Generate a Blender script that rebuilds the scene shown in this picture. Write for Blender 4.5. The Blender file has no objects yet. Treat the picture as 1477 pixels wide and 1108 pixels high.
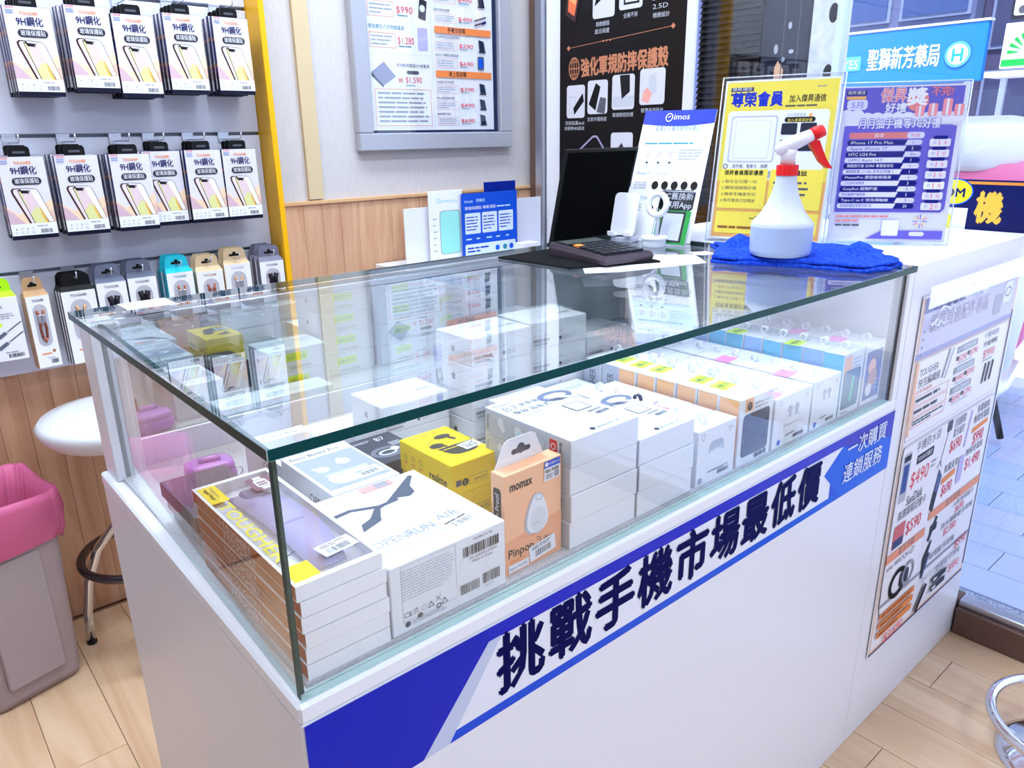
import bpy, math, random
from mathutils import Vector, Matrix
random.seed(7)
D = bpy.data
SC = bpy.context.scene
COL = SC.collection
PI = math.pi

# ------------------------------------------------------------------ camera
def make_camera():
    yaw, pitch, roll, f = 0.8626, 0.3196, -0.0158, 1087.95
    fw = Vector((math.cos(pitch)*math.cos(yaw), math.cos(pitch)*math.sin(yaw), -math.sin(pitch)))
    r = fw.cross(Vector((0, 0, 1))).normalized()
    u = r.cross(fw)
    c, s = math.cos(roll), math.sin(roll)
    r2, u2 = c*r + s*u, -s*r + c*u
    cam = D.objects.new('camera', D.cameras.new('camera'))
    COL.objects.link(cam)
    m = Matrix((r2, u2, -fw)).transposed().to_4x4()
    m.translation = Vector((-0.198, -0.5147, 1.2224))
    cam.matrix_world = m
    cam.data.sensor_width = 36
    cam.data.sensor_fit = 'HORIZONTAL'
    cam.data.lens = f/1477*36
    cam.data.clip_start = 0.02
    cam.data.clip_end = 200
    SC.camera = cam
make_camera()

# ------------------------------------------------------------------ world, sun, lamps
SUN_DIR = Vector((0.62, 0.28, -0.95))      # the way the light travels: from behind the shop over its roof
W = D.worlds.new('sky'); SC.world = W
W.use_nodes = True
wn = W.node_tree.nodes; wl = W.node_tree.links
bg = wn['Background']
bg.inputs[0].default_value = (0.62, 0.76, 1.0, 1)
bg.inputs[1].default_value = 2.2
def add_sun():
    l = D.lights.new('sun', 'SUN'); l.energy = 6.0; l.angle = math.radians(0.6); l.color = (1.0, 0.96, 0.9)
    o = D.objects.new('sun', l); COL.objects.link(o)
    o.rotation_euler = SUN_DIR.to_track_quat('-Z', 'Y').to_euler(); o.location = (0, 0, 12)
add_sun()
LAMPS = [(-0.1, -1.6), (1.0, -1.5), (0.05, 0.2), (1.0, 0.2), (-0.1, 1.0), (1.0, 1.0)]
LAMP_W = 12.0
def add_lamps():
    for i, (x, y) in enumerate(LAMPS):
        l = D.lights.new('ceiling_lamp', 'AREA'); l.shape = 'RECTANGLE'
        l.size = 1.15; l.size_y = 0.28; l.energy = LAMP_W*(1.5 if i > 3 else 1); l.color = (0.80, 0.92, 1.0)
        o = D.objects.new('ceiling_lamp', l); COL.objects.link(o)
        o.location = (x, y, 2.56)
add_lamps()
SC.view_settings.view_transform = 'Standard'
SC.view_settings.look = 'None'
SC.view_settings.gamma = 1
SC.view_settings.use_curve_mapping = False
SC.view_settings.exposure = 0.06
SC.cycles.max_bounces = 12
SC.cycles.transparent_max_bounces = 24
SC.cycles.use_denoising = True
SC.cycles.sample_clamp_indirect = 6

# ------------------------------------------------------------------ materials
def lin(c):
    out = []
    for v in c:
        v /= 255.0
        out.append(v/12.92 if v <= .04045 else ((v+.055)/1.055)**2.4)
    return (*out, 1.0)
_M = {}
def mat(name, rgb=(200, 200, 200), rough=.5, metal=0., emit=0., coat=0., alpha=None, bump=None, var=None, spec=.2, trans=0.):
    if name in _M: return _M[name]
    m = D.materials.new(name); m.use_nodes = True
    n = m.node_tree.nodes; L = m.node_tree.links
    b = n['Principled BSDF']
    col = lin(rgb)
    b.inputs['Base Color'].default_value = col
    b.inputs['Roughness'].default_value = rough
    b.inputs['Metallic'].default_value = metal
    b.inputs['Specular IOR Level'].default_value = spec
    if coat: b.inputs['Coat Weight'].default_value = coat; b.inputs['Coat Roughness'].default_value = .08
    if emit: b.inputs['Emission Color'].default_value = col; b.inputs['Emission Strength'].default_value = emit
    if trans: b.inputs['Subsurface Weight'].default_value = trans; b.inputs['Subsurface Radius'].default_value = (.02, .02, .02)
    tc = n.new('ShaderNodeTexCoord')
    if var:      # (second colour, noise scale, (sx,sy,sz))
        mp = n.new('ShaderNodeMapping'); mp.inputs['Scale'].default_value = var[2]
        ns = n.new('ShaderNodeTexNoise'); ns.inputs['Scale'].default_value = var[1]; ns.inputs['Detail'].default_value = 6
        mx = n.new('ShaderNodeMix'); mx.data_type = 'RGBA'
        mx.inputs[6].default_value = col; mx.inputs[7].default_value = lin(var[0])
        rp = n.new('ShaderNodeMapRange'); rp.inputs[1].default_value = .32; rp.inputs[2].default_value = .68
        L.new(tc.outputs['Object'], mp.inputs[0]); L.new(mp.outputs[0], ns.inputs['Vector'])
        L.new(ns.outputs[0], rp.inputs[0]); L.new(rp.outputs[0], mx.inputs[0]); L.new(mx.outputs[2], b.inputs['Base Color'])
    if bump:     # (scale, strength, (sx,sy,sz))
        mp = n.new('ShaderNodeMapping'); mp.inputs['Scale'].default_value = bump[2] if len(bump) > 2 else (1, 1, 1)
        ns = n.new('ShaderNodeTexNoise'); ns.inputs['Scale'].default_value = bump[0]; ns.inputs['Detail'].default_value = 4
        bp = n.new('ShaderNodeBump'); bp.inputs['Strength'].default_value = bump[1]; bp.inputs['Distance'].default_value = .004
        L.new(tc.outputs['Object'], mp.inputs[0]); L.new(mp.outputs[0], ns.inputs['Vector'])
        L.new(ns.outputs[0], bp.inputs['Height']); L.new(bp.outputs[0], b.inputs['Normal'])
    _M[name] = m
    return m

def wood(name, c1, c2, c3, axis, rough=.45, scale=9.):
    """planks: colour changes from board to board, grain runs along the given axis"""
    m = D.materials.new(name); m.use_nodes = True
    n = m.node_tree.nodes; L = m.node_tree.links
    b = n['Principled BSDF']; b.inputs['Roughness'].default_value = rough
    tc = n.new('ShaderNodeTexCoord'); oi = n.new('ShaderNodeObjectInfo')
    sc = [scale]*3; sc[axis] = scale*.09
    ad = n.new('ShaderNodeVectorMath'); ad.operation = 'ADD'
    mu = n.new('ShaderNodeMath'); mu.operation = 'MULTIPLY'; mu.inputs[1].default_value = 37.
    mp = n.new('ShaderNodeMapping'); mp.inputs['Scale'].default_value = sc
    L.new(oi.outputs['Random'], mu.inputs[0]); L.new(tc.outputs['Object'], ad.inputs[0]); L.new(mu.outputs[0], ad.inputs[1])
    L.new(ad.outputs[0], mp.inputs[0])
    ns = n.new('ShaderNodeTexNoise'); ns.inputs['Scale'].default_value = 3.; ns.inputs['Detail'].default_value = 8; ns.inputs['Distortion'].default_value = 1.2
    L.new(mp.outputs[0], ns.inputs['Vector'])
    cr = n.new('ShaderNodeValToRGB')
    cr.color_ramp.elements[0].position = .3; cr.color_ramp.elements[0].color = lin(c2)
    cr.color_ramp.elements[1].position = .62; cr.color_ramp.elements[1].color = lin(c1)
    L.new(ns.outputs[0], cr.inputs[0])
    mx = n.new('ShaderNodeMix'); mx.data_type = 'RGBA'; mx.inputs[7].default_value = lin(c3)
    m2 = n.new('ShaderNodeMath'); m2.operation = 'MULTIPLY'; m2.inputs[1].default_value = .55
    L.new(oi.outputs['Random'], m2.inputs[0]); L.new(m2.outputs[0], mx.inputs[0]); L.new(cr.outputs[0], mx.inputs[6])
    L.new(mx.outputs[2], b.inputs['Base Color'])
    return m

def glass(name, tint=(1, 1, 1), rough=0., boost=1.0):
    """thin sheet glass: each surface lets light straight through and mirrors by Fresnel"""
    m = D.materials.new(name); m.use_nodes = True
    n = m.node_tree.nodes; L = m.node_tree.links
    n.clear()
    out = n.new('ShaderNodeOutputMaterial'); mx = n.new('ShaderNodeMixShader')
    tr = n.new('ShaderNodeBsdfTransparent'); tr.inputs[0].default_value = (*tint, 1)
    gl = n.new('ShaderNodeBsdfGlossy'); gl.inputs['Roughness'].default_value = rough; gl.inputs[0].default_value = (1, 1, 1, 1)
    ge = n.new('ShaderNodeNewGeometry')
    a = n.new('ShaderNodeMath'); a.operation = 'MULTIPLY_ADD'; a.inputs[1].default_value = -2; a.inputs[2].default_value = 1
    p = n.new('ShaderNodeMath'); p.operation = 'POWER'; p.inputs[0].default_value = 1.5
    fr = n.new('ShaderNodeFresnel')
    k = n.new('ShaderNodeMath'); k.operation = 'MULTIPLY'; k.inputs[1].default_value = boost; k.use_clamp = True
    L.new(ge.outputs['Backfacing'], a.inputs[0]); L.new(a.outputs[0], p.inputs[1]); L.new(p.outputs[0], fr.inputs[0])
    L.new(fr.outputs[0], k.inputs[0]); L.new(k.outputs[0], mx.inputs[0]); L.new(tr.outputs[0], mx.inputs[1]); L.new(gl.outputs[0], mx.inputs[2])
    L.new(mx.outputs[0], out.inputs[0])
    return m

WHITE = mat('white_laminate', (232, 232, 240), .28)
CARD = mat('white_card', (230, 232, 240), .38)
CARD2 = mat('soft_white_card', (222, 224, 232), .45)
INK = mat('black_ink', (22, 22, 28), .5)
GREY = mat('grey_ink', (150, 153, 165), .5)
LGREY = mat('light_grey_ink', (184, 188, 200), .5)
DGREY = mat('dark_grey_ink', (84, 86, 96), .5)
NAVY = mat('navy_ink', (8, 22, 88), .35)
BLUE = mat('royal_blue_ink', (14, 50, 190), .3)
BLUE2 = mat('bright_blue_ink', (12, 84, 205), .3)
VIOLETBLUE = mat('violet_blue_ink', (52, 52, 180), .3)
RED = mat('red_ink', (228, 62, 74), .5)
ORANGE = mat('orange_ink', (236, 140, 70), .5)
PEACH = mat('peach_ink', (246, 190, 150), .5)
SALMON = mat('salmon_ink', (232, 150, 116), .5)
GREEN = mat('green_ink', (24, 165, 70), .5)
TEAL = mat('teal_ink', (40, 130, 150), .5)
PALEBLUE = mat('pale_blue_ink', (188, 222, 238), .5)
YEL = mat('yellow_ink', (244, 214, 30), .5)
PYEL = mat('poster_yellow', (243, 222, 84), .5)
PURP = mat('poster_purple', (104, 96, 202), .5)
LPURP = mat('lilac_ink', (188, 180, 226), .5)
PINK = mat('pink_ink', (246, 140, 212), .5)
NEON = mat('neon_yellow_note', (206, 250, 30), .5)
BLACK = mat('black_plastic', (14, 14, 17), .32)
MBLACK = mat('matt_black', (12, 12, 14), .7)
CHROME = mat('chrome', (225, 228, 236), .08, 1.)
STEEL = mat('brushed_steel', (190, 194, 206), .3, .9)
SILVER = mat('silver_frame', (176, 178, 190), .38, .35)
CLEAR = glass('clear_plastic', (.97, .98, 1.), .03)
EDGE = mat('glass_edge', (0, 66, 66), .3, spec=.12)
EDGE2 = mat('pale_glass_edge', (184, 212, 212), .15)
GL_TOP = glass('counter_glass', (.97, .99, .985), boost=1.2)
GL_SIDE = glass('case_glass', (.985, .995, .992), boost=1.0)
GL_WIN = glass('window_glass', (.97, .985, 1.))
MIRROR = mat('mirror', (215, 226, 228), .02, 1.)

# ------------------------------------------------------------------ mesh builder
class G:
    def __init__(s): s.v = []; s.f = []; s.m = []; s.mats = []; s.smooth = []
    def mi(s, m):
        if m not in s.mats: s.mats.append(m)
        return s.mats.index(m)
    def face(s, pts, m, sm=False):
        i = len(s.v); s.v += [tuple(p) for p in pts]; s.f.append(tuple(range(i, i+len(pts)))); s.m.append(s.mi(m)); s.smooth.append(sm)
    def mesh(s, vs, fs, m, sm=False):
        i = len(s.v); s.v += [tuple(p) for p in vs]
        k = s.mi(m)
        for f in fs: s.f.append(tuple(i+j for j in f)); s.m.append(k); s.smooth.append(sm)
    def box(s, x0, y0, z0, x1, y1, z1, m, c=0.0, **fm):
        """box with optional chamfer c; fm: f b l r t d = per-face materials"""
        g = lambda k: fm.get(k, m)
        if c <= 0:
            P = [(x0, y0, z0), (x1, y0, z0), (x1, y1, z0), (x0, y1, z0), (x0, y0, z1), (x1, y0, z1), (x1, y1, z1), (x0, y1, z1)]
            for k, f in (('d', (0, 3, 2, 1)), ('t', (4, 5, 6, 7)), ('f', (0, 1, 5, 4)), ('b', (2, 3, 7, 6)), ('l', (3, 0, 4, 7)), ('r', (1, 2, 6, 5))):
                s.face([P[i] for i in f], g(k))
            return
        X = (x0, x1); Y = (y0, y1); Z = (z0, z1); V = {}
        vs = []
        for a in (0, 1):
            for b in (0, 1):
                for d in (0, 1):
                    px, py, pz = X[a], Y[b], Z[d]
                    sx, sy, sz = (c if a == 0 else -c), (c if b == 0 else -c), (c if d == 0 else -c)
                    V[(a, b, d, 'x')] = (px, py+sy, pz+sz); V[(a, b, d, 'y')] = (px+sx, py, pz+sz); V[(a, b, d, 'z')] = (px+sx, py+sy, pz)
        q = lambda *k: [V[i] for i in k]
        s.face(q((0, 0, 0, 'x'), (0, 0, 1, 'x'), (0, 1, 1, 'x'), (0, 1, 0, 'x')), g('l'))
        s.face(q((1, 0, 0, 'x'), (1, 1, 0, 'x'), (1, 1, 1, 'x'), (1, 0, 1, 'x')), g('r'))
        s.face(q((0, 0, 0, 'y'), (1, 0, 0, 'y'), (1, 0, 1, 'y'), (0, 0, 1, 'y')), g('f'))
        s.face(q((1, 1, 0, 'y'), (0, 1, 0, 'y'), (0, 1, 1, 'y'), (1, 1, 1, 'y')), g('b'))
        s.face(q((0, 0, 0, 'z'), (0, 1, 0, 'z'), (1, 1, 0, 'z'), (1, 0, 0, 'z')), g('d'))
        s.face(q((0, 0, 1, 'z'), (1, 0, 1, 'z'), (1, 1, 1, 'z'), (0, 1, 1, 'z')), g('t'))
        for b in (0, 1):
            for d in (0, 1): s.face(q((0, b, d, 'y'), (1, b, d, 'y'), (1, b, d, 'z'), (0, b, d, 'z')), m)
        for a in (0, 1):
            for d in (0, 1): s.face(q((a, 0, d, 'x'), (a, 1, d, 'x'), (a, 1, d, 'z'), (a, 0, d, 'z')), m)
        for a in (0, 1):
            for b in (0, 1): s.face(q((a, b, 0, 'x'), (a, b, 1, 'x'), (a, b, 1, 'y'), (a, b, 0, 'y')), m)
        for a in (0, 1):
            for b in (0, 1):
                for d in (0, 1): s.face(q((a, b, d, 'x'), (a, b, d, 'y'), (a, b, d, 'z')), m)
    def prism(s, pts, d, m, side=None, back=None):
        """extrude a planar polygon (3D points) along vector d"""
        d = Vector(d); P = [Vector(p) for p in pts]; Q = [p+d for p in P]
        s.face(P, m); s.face(list(reversed(Q)), back or m)
        for i in range(len(P)):
            j = (i+1) % len(P); s.face([P[j], P[i], Q[i], Q[j]], side or m)
    def tube(s, path, r, m, n=10, closed=False, caps=True):
        P = [Vector(p) for p in path]; N = len(P); rings = []
        rad = r if isinstance(r, (list, tuple)) else [r]*N
        prev = None
        for i, p in enumerate(P):
            if closed: t = (P[(i+1) % N]-P[i-1]).normalized()
            else: t = (P[min(i+1, N-1)]-P[max(i-1, 0)]).normalized()
            a = prev - t*prev.dot(t) if prev else (Vector((0, 0, 1)).cross(t) if abs(t.z) < .9 else Vector((1, 0, 0)).cross(t))
            a.normalize(); prev = a; b = t.cross(a)
            rings.append([p + rad[i]*(math.cos(2*PI*k/n)*a + math.sin(2*PI*k/n)*b) for k in range(n)])
        vs = [v for r_ in rings for v in r_]; fs = []
        for i in range(N if closed else N-1):
            j = (i+1) % N
            for k in range(n): fs.append((i*n+k, i*n+(k+1) % n, j*n+(k+1) % n, j*n+k))
        if caps and not closed: fs.append(tuple(range(n-1, -1, -1))); fs.append(tuple((N-1)*n+k for k in range(n)))
        s.mesh(vs, fs, m, True)
    def lathe(s, prof, m, n=28, at=(0, 0, 0)):
        vs = []; fs = []; c = Vector(at)
        for r, z in prof:
            for k in range(n): vs.append(c+Vector((r*math.cos(2*PI*k/n), r*math.sin(2*PI*k/n), z)))
        for i in range(len(prof)-1):
            for k in range(n): fs.append((i*n+k, i*n+(k+1) % n, (i+1)*n+(k+1) % n, (i+1)*n+k))
        s.mesh(vs, fs, m, True)
    def obj(s, name, parent=None, loc=(0, 0, 0), rz=0., label=None, cat=None, group=None, kind=None, auto=True):
        me = D.meshes.new(name); me.from_pydata(s.v, [], s.f)
        for m in s.mats: me.materials.append(m)
        me.polygons.foreach_set('material_index', s.m)
        me.polygons.foreach_set('use_smooth', s.smooth)
        me.validate(); me.update()
        o = D.objects.new(name, me); COL.objects.link(o)
        o.location = loc; o.rotation_euler = (0, 0, rz)
        if parent: o.parent = parent
        tag(o, label, cat, group, kind)
        return o

def tag(o, label=None, cat=None, group=None, kind=None):
    if label: o['label'] = label
    if cat: o['category'] = cat
    if group: o['group'] = group
    if kind: o['kind'] = kind
    return o
def thing(name, label, cat, loc=(0, 0, 0), rz=0., group=None, kind=None):
    o = D.objects.new(name, None); COL.objects.link(o); o.empty_display_size = .02
    o.location = loc; o.rotation_euler = (0, 0, rz)
    return tag(o, label, cat, group, kind)
def dup(root, loc, rz=0., label=None, group=None):
    def cp(o, par):
        c = o.copy(); COL.objects.link(c); c.parent = par
        for ch in KIDS.get(o.name, []): cp(ch, c)
        return c
    KIDS = {}
    def walk(o):
        KIDS[o.name] = list(o.children)
        for ch in o.children: walk(ch)
    walk(root)
    r = cp(root, None); r.location = loc; r.rotation_euler = (0, 0, rz)
    if label: r['label'] = label
    if group: r['group'] = group
    return r

# ------------------------------------------------------------------ flat print
_T = {}
def textmesh(s, bold=0.):
    k = (s, bold)
    if k in _T: return _T[k]
    c = D.curves.new('t', 'FONT'); c.body = s; c.resolution_u = 2; c.offset = bold
    o = D.objects.new('t', c)
    me = o.to_mesh()
    v = [(p.co.x, p.co.y) for p in me.vertices]; f = [tuple(p.vertices) for p in me.polygons]
    o.to_mesh_clear(); D.objects.remove(o); D.curves.remove(c)
    if not v: v = [(0, 0), (1, 0), (1, 1)]; f = [(0, 1, 2)]
    _T[k] = (v, f)
    return _T[k]

class Cv:
    """print on a flat face: x to the right, y up, metres"""
    def __init__(s, g, o, u, v, lift=.0002, step=.00003):
        s.g = g; s.o = Vector(o); s.u = Vector(u).normalized(); s.v = Vector(v).normalized(); s.n = s.u.cross(s.v); s.h = lift; s.step = step; s.fy = None
    def P(s, x, y): return s.o + s.u*x + s.v*(s.fy(y) if s.fy else y) + s.n*s.h
    def poly(s, pts, m): s.h += s.step; s.g.face([s.P(*p) for p in pts], m)
    def r(s, x, y, w, h, m): s.poly([(x, y), (x+w, y), (x+w, y+h), (x, y+h)], m)
    def rr(s, x, y, w, h, m, rad=None, n=5):
        rad = min(w, h)/2 if rad is None else rad
        p = []
        for cx, cy, a in ((x+w-rad, y+rad, -90), (x+w-rad, y+h-rad, 0), (x+rad, y+h-rad, 90), (x+rad, y+rad, 180)):
            for i in range(n+1): t = math.radians(a+90*i/n); p.append((cx+rad*math.cos(t), cy+rad*math.sin(t)))
        s.poly(p, m)
    def circ(s, x, y, r, m, ry=None, n=20): s.poly([(x+r*math.cos(2*PI*i/n), y+(ry or r)*math.sin(2*PI*i/n)) for i in range(n)], m)
    def ring(s, x, y, r, t, m, ry=None, n=24):
        ry = ry or r; s.h += s.step
        for i in range(n):
            a, b = 2*PI*i/n, 2*PI*(i+1)/n
            s.g.face([s.P(x+r*math.cos(a), y+ry*math.sin(a)), s.P(x+r*math.cos(b), y+ry*math.sin(b)), s.P(x+(r-t)*math.cos(b), y+(ry-t)*math.sin(b)), s.P(x+(r-t)*math.cos(a), y+(ry-t)*math.sin(a))], m)
    def frame(s, x, y, w, h, t, m):
        s.r(x, y, w, t, m); s.r(x, y+h-t, w, t, m); s.r(x, y, t, h, m); s.r(x+w-t, y, t, h, m)
    def line(s, x0, y0, x1, y1, t, m):
        d = Vector((x1-x0, y1-y0)); n = Vector((-d.y, d.x)).normalized()*t/2
        s.poly([(x0-n.x, y0-n.y), (x1-n.x, y1-n.y), (x1+n.x, y1+n.y), (x0+n.x, y0+n.y)], m)
    def t(s, txt, x, y, h, m, w=None, bold=0., align='l', rot=0., shear=0.):
        """text with cap height h; w squeezes it to a width"""
        if bold:      # heavier strokes: the same glyphs printed a hair apart
            q = bold*h*.55
            for dx, dy in ((-q, 0), (q, 0), (0, -q), (0, q)): s.t(txt, x+dx, y+dy, h, m, w, 0., align, rot, shear); s.h -= s.step*.8
            s.h += 4*s.step*.8
            return
        v, f = textmesh(txt, 0.)
        x0 = min(p[0] for p in v); x1 = max(p[0] for p in v)
        cjk = any(ord(c) > 0x2E80 for c in txt)
        k = h/(.86 if cjk else .72); y0 = -.1 if cjk else 0.
        kx = k if w is None else w/(x1-x0)
        W_ = (x1-x0)*kx
        ox = {'l': 0, 'c': -W_/2, 'r': -W_}[align]
        s.h += s.step; c, sn = math.cos(rot), math.sin(rot)
        vs = []
        for a, b in v:
            px = (a-x0)*kx+ox; py = (b-y0)*k; px += shear*py
            vs.append(s.P(x+px*c-py*sn, y+px*sn+py*c))
        s.g.mesh(vs, f, m)
    def bars(s, x, y, w, h, m=None, seed=1):
        rnd = random.Random(seed); p = 0.; m = m or INK
        while p < w*.97:
            b = w*rnd.choice((.012, .02, .03, .04)); s.r(x+p, y, min(b, w-p), h, m); p += b+w*rnd.choice((.014, .02, .03))
            s.h -= s.step
        s.h += s.step
    def lines(s, x, y, w, h, n, m, seed=1, fill=.5):
        """rows of print too small to read"""
        rnd = random.Random(seed); dy = h/n
        for i in range(n):
            yy = y+h-dy*(i+1)+dy*(1-fill)/2; ww = w*(rnd.uniform(.55, 1) if i == n-1 else rnd.uniform(.88, 1)); p = 0
            while p < ww:
                k = min(ww-p, h/n*rnd.uniform(1.2, 5)); s.r(x+p, yy, k, dy*fill, m); p += k+dy*.35
                s.h -= s.step
        s.h += s.step

def front(g, w, h, y=0., x=0., z=0.): return Cv(g, (x, y, z), (1, 0, 0), (0, 0, 1))
def left(g, d, x=0., y=0., z=0.): return Cv(g, (x, y+d, z), (0, -1, 0), (0, 0, 1))
def top(g, h, x=0., y=0.): return Cv(g, (x, y, h), (1, 0, 0), (0, 1, 0))
ORD = ['nearest', 'second', 'third', 'fourth', 'fifth', 'sixth', 'seventh', 'eighth', 'ninth', 'tenth', 'eleventh']

# ================================================================== the room
WALLPAPER = mat('wallpaper', (208, 205, 208), .7, bump=(60, .35, (14, 14, 1)), var=((196, 192, 195), 30, (16, 16, .8)))
WALLPAPER2 = mat('beige_wallpaper', (208, 190, 156), .7, bump=(60, .3, (14, 14, 1)))
SLAT = mat('slat_panel_white', (214, 216, 232), .42)
PLASTER = mat('plaster', (228, 228, 234), .8); PLASTER2 = mat('grey_plaster', (150, 148, 156), .8)
FLOORBASE = mat('floor_gap', (150, 112, 84), .7)
WAINW = wood('wainscot_wood', (228, 186, 152), (196, 146, 114), (178, 128, 100), 2, .45)
FLOORW = wood('floor_wood', (224, 194, 160), (200, 158, 124), (208, 174, 142), 1, .22, 5.)
TRIMW = mat('trim_wood', (214, 172, 130), .5)
X0R, X1R, Y0R, Y1R, ZR = -2.2, 1.72, -3.0, 1.6, 2.6

g = G(); g.box(X0R-.1, Y0R-.1, -.12, X1R+.06, Y1R+.1, -.006, FLOORBASE)
floor = g.obj('floor', kind='structure')
def floor_planks():
    w = .131; L_ = 1.1; me = None
    x = 1.712; col = 0
    while x > X0R:
        y = Y0R+.02 + (-(col*.37) % 1.1) - 1.1
        while y < Y1R:
            ya = max(y, Y0R+.005); yb = min(y+L_-.0015, Y1R-.03)
            if yb-ya > .05:
                xa, xb = max(x-w+.0012, X0R+.005), x
                if abs(yb-ya-L_+.0015) < 1e-6 and abs(xb-xa-w+.0012) < 1e-6 and me:
                    o = D.objects.new('plank', me); COL.objects.link(o)
                else:
                    gg = G(); gg.box(-(xb-xa), 0, -.006, 0, yb-ya, 0, FLOORW, c=.0008); o = gg.obj('plank')
                    if abs(yb-ya-L_+.0015) < 1e-6 and abs(xb-xa-w+.0012) < 1e-6: me = o.data
                o.location = (xb, ya, 0); o.parent = floor
            y += L_
        x -= w; col += 1
floor_planks()

g = G(); g.box(X0R-.1, Y1R, 0, X1R+.06, Y1R+.1, ZR, WALLPAPER)
wall_back = g.obj('wall_back', kind='structure')
g = G(); g.box(.836, Y1R-.012, 1.05, .882, Y1R, ZR, WALLPAPER2); g.obj('corner_strip', wall_back)
def wainscot():
    w = .060; x = X0R+.01; me = None
    while x < X1R-.02:
        z1 = 1.036
        ww = min(w-.0006, X1R-.005-x)
        if abs(ww-w+.0006) < 1e-6 and me: o = D.objects.new('plank', me); COL.objects.link(o)
        else:
            gg = G(); gg.box(0, -.012, 0, ww, 0, z1, WAINW, c=.0006); o = gg.obj('plank')
            if me is None: me = o.data
        o.location = (x, Y1R-.001, .001); o.parent = wall_back
        x += w
wainscot()
g = G(); g.box(.748, Y1R-.02, 1.036, X1R-.02, Y1R, 1.046, TRIMW, c=.001); g.obj('trim_1', kind='structure')
g = G(); g.box(X0R-.1, Y0R-.1, 0, X0R, Y1R+.1, ZR, PLASTER2); g.obj('wall_left', kind='structure')
g = G(); g.box(X0R, Y0R-.1, 0, X1R+.06, Y0R, ZR, PLASTER); g.obj('wall_front', kind='structure')
g = G(); g.box(X0R-.1, Y0R-.1, ZR, X1R+.06, Y1R+.1, ZR+.1, PLASTER); g.obj('ceiling', kind='structure')
LAMPM = mat('lamp_panel', (240, 244, 255), .5, emit=3.0)
def lamp_panels():
    for i, (x, y) in enumerate(LAMPS):
        g = G(); g.box(-.6, -.16, 0, .6, .16, .03, STEEL); o = g.obj('ceiling_light', loc=(x, y, ZR-.03), label='long white ceiling light panel, %s one of the shop ceiling' % ORD[i], cat='light', group='ceiling light panels')
        g = G(); g.box(-.57, -.13, -.003, .57, .13, 0, LAMPM); g.obj('diffuser', o)
lamp_panels()

# slatwall: wide white boards with grooves, yellow upright at its right end
def slatwall():
    t = thing('slatwall', 'white slatwall with wide boards, grooves and a yellow end upright', 'display wall', (0, Y1R-.013, .69))
    zs = [.69, .932, 1.235, 1.54, 1.845, 2.15, 2.45]
    for i in range(len(zs)-1):
        g = G(); g.box(X0R+.01, -.022, zs[i]-.69+.004, .694, 0, zs[i+1]-.69-.004, SLAT, c=.0015); g.obj('slat', t)
        g = G(); g.box(X0R+.01, -.006, zs[i+1]-.69-.004, .694, 0, zs[i+1]-.69+.004, GREY); g.obj('groove', t)
    YF = mat('yellow_upright', (240, 178, 22), .32)
    g = G(); g.box(.695, -.10, -.69+.001, .7105, .0, 2.45-.69, YF, c=.0015); g.box(.7105, -.012, -.69+.001, .747, 0, 2.45-.69, YF, c=.001)
    tag(g.obj('upright', t), 'glossy yellow upright')
slatwall()

# storefront: posts, sill, panes
FRAME = mat('white_frame', (226, 228, 238), .35)
BROWN = mat('bronze_aluminium', (112, 88, 80), .35, .3)
g = G()
g.box(1.70, Y0R, .0, 1.76, -.004, .072, BROWN, c=.002); g.box(1.715, Y0R, .072, 1.75, -.004, .09, STEEL, c=.002)
g.box(1.716, -.004, 0, 1.76, 1.6, .09, BROWN)
g.obj('trim_2', kind='structure')
g = G(); g.box(1.728, -1.35, .09, 1.734, .48, ZR, GL_WIN); w1 = g.obj('window_1', kind='structure')
g = G(); g.box(1.720, .484, .09, 1.726, 1.42, ZR, GL_WIN); g.obj('window_2', kind='structure')
g = G(); g.box(1.716, .472, .09, 1.738, .49, ZR, mat('pane_edge', (196, 214, 232), .15, .2)); g.obj('trim_3', kind='structure')
g = G(); g.box(1.69, 1.415, .0, 1.75, 1.488, ZR, FRAME, c=.003); g.obj('trim_4', kind='structure')
g = G(); g.box(1.675, 1.492, .0, 1.75, 1.53, ZR, STEEL, c=.004); g.obj('trim_5', kind='structure')
g = G(); g.box(1.70, 1.532, .0, 1.75, 1.585, ZR, BROWN, c=.003); g.obj('trim_6', kind='structure')
g = G(); g.box(1.70, -1.42, .09, 1.76, -1.35, ZR, FRAME, c=.003); g.obj('trim_7', kind='structure')
g = G(); g.box(1.728, Y0R, .09, 1.734, -1.42, ZR, GL_WIN); g.obj('window_3', kind='structure')

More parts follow.
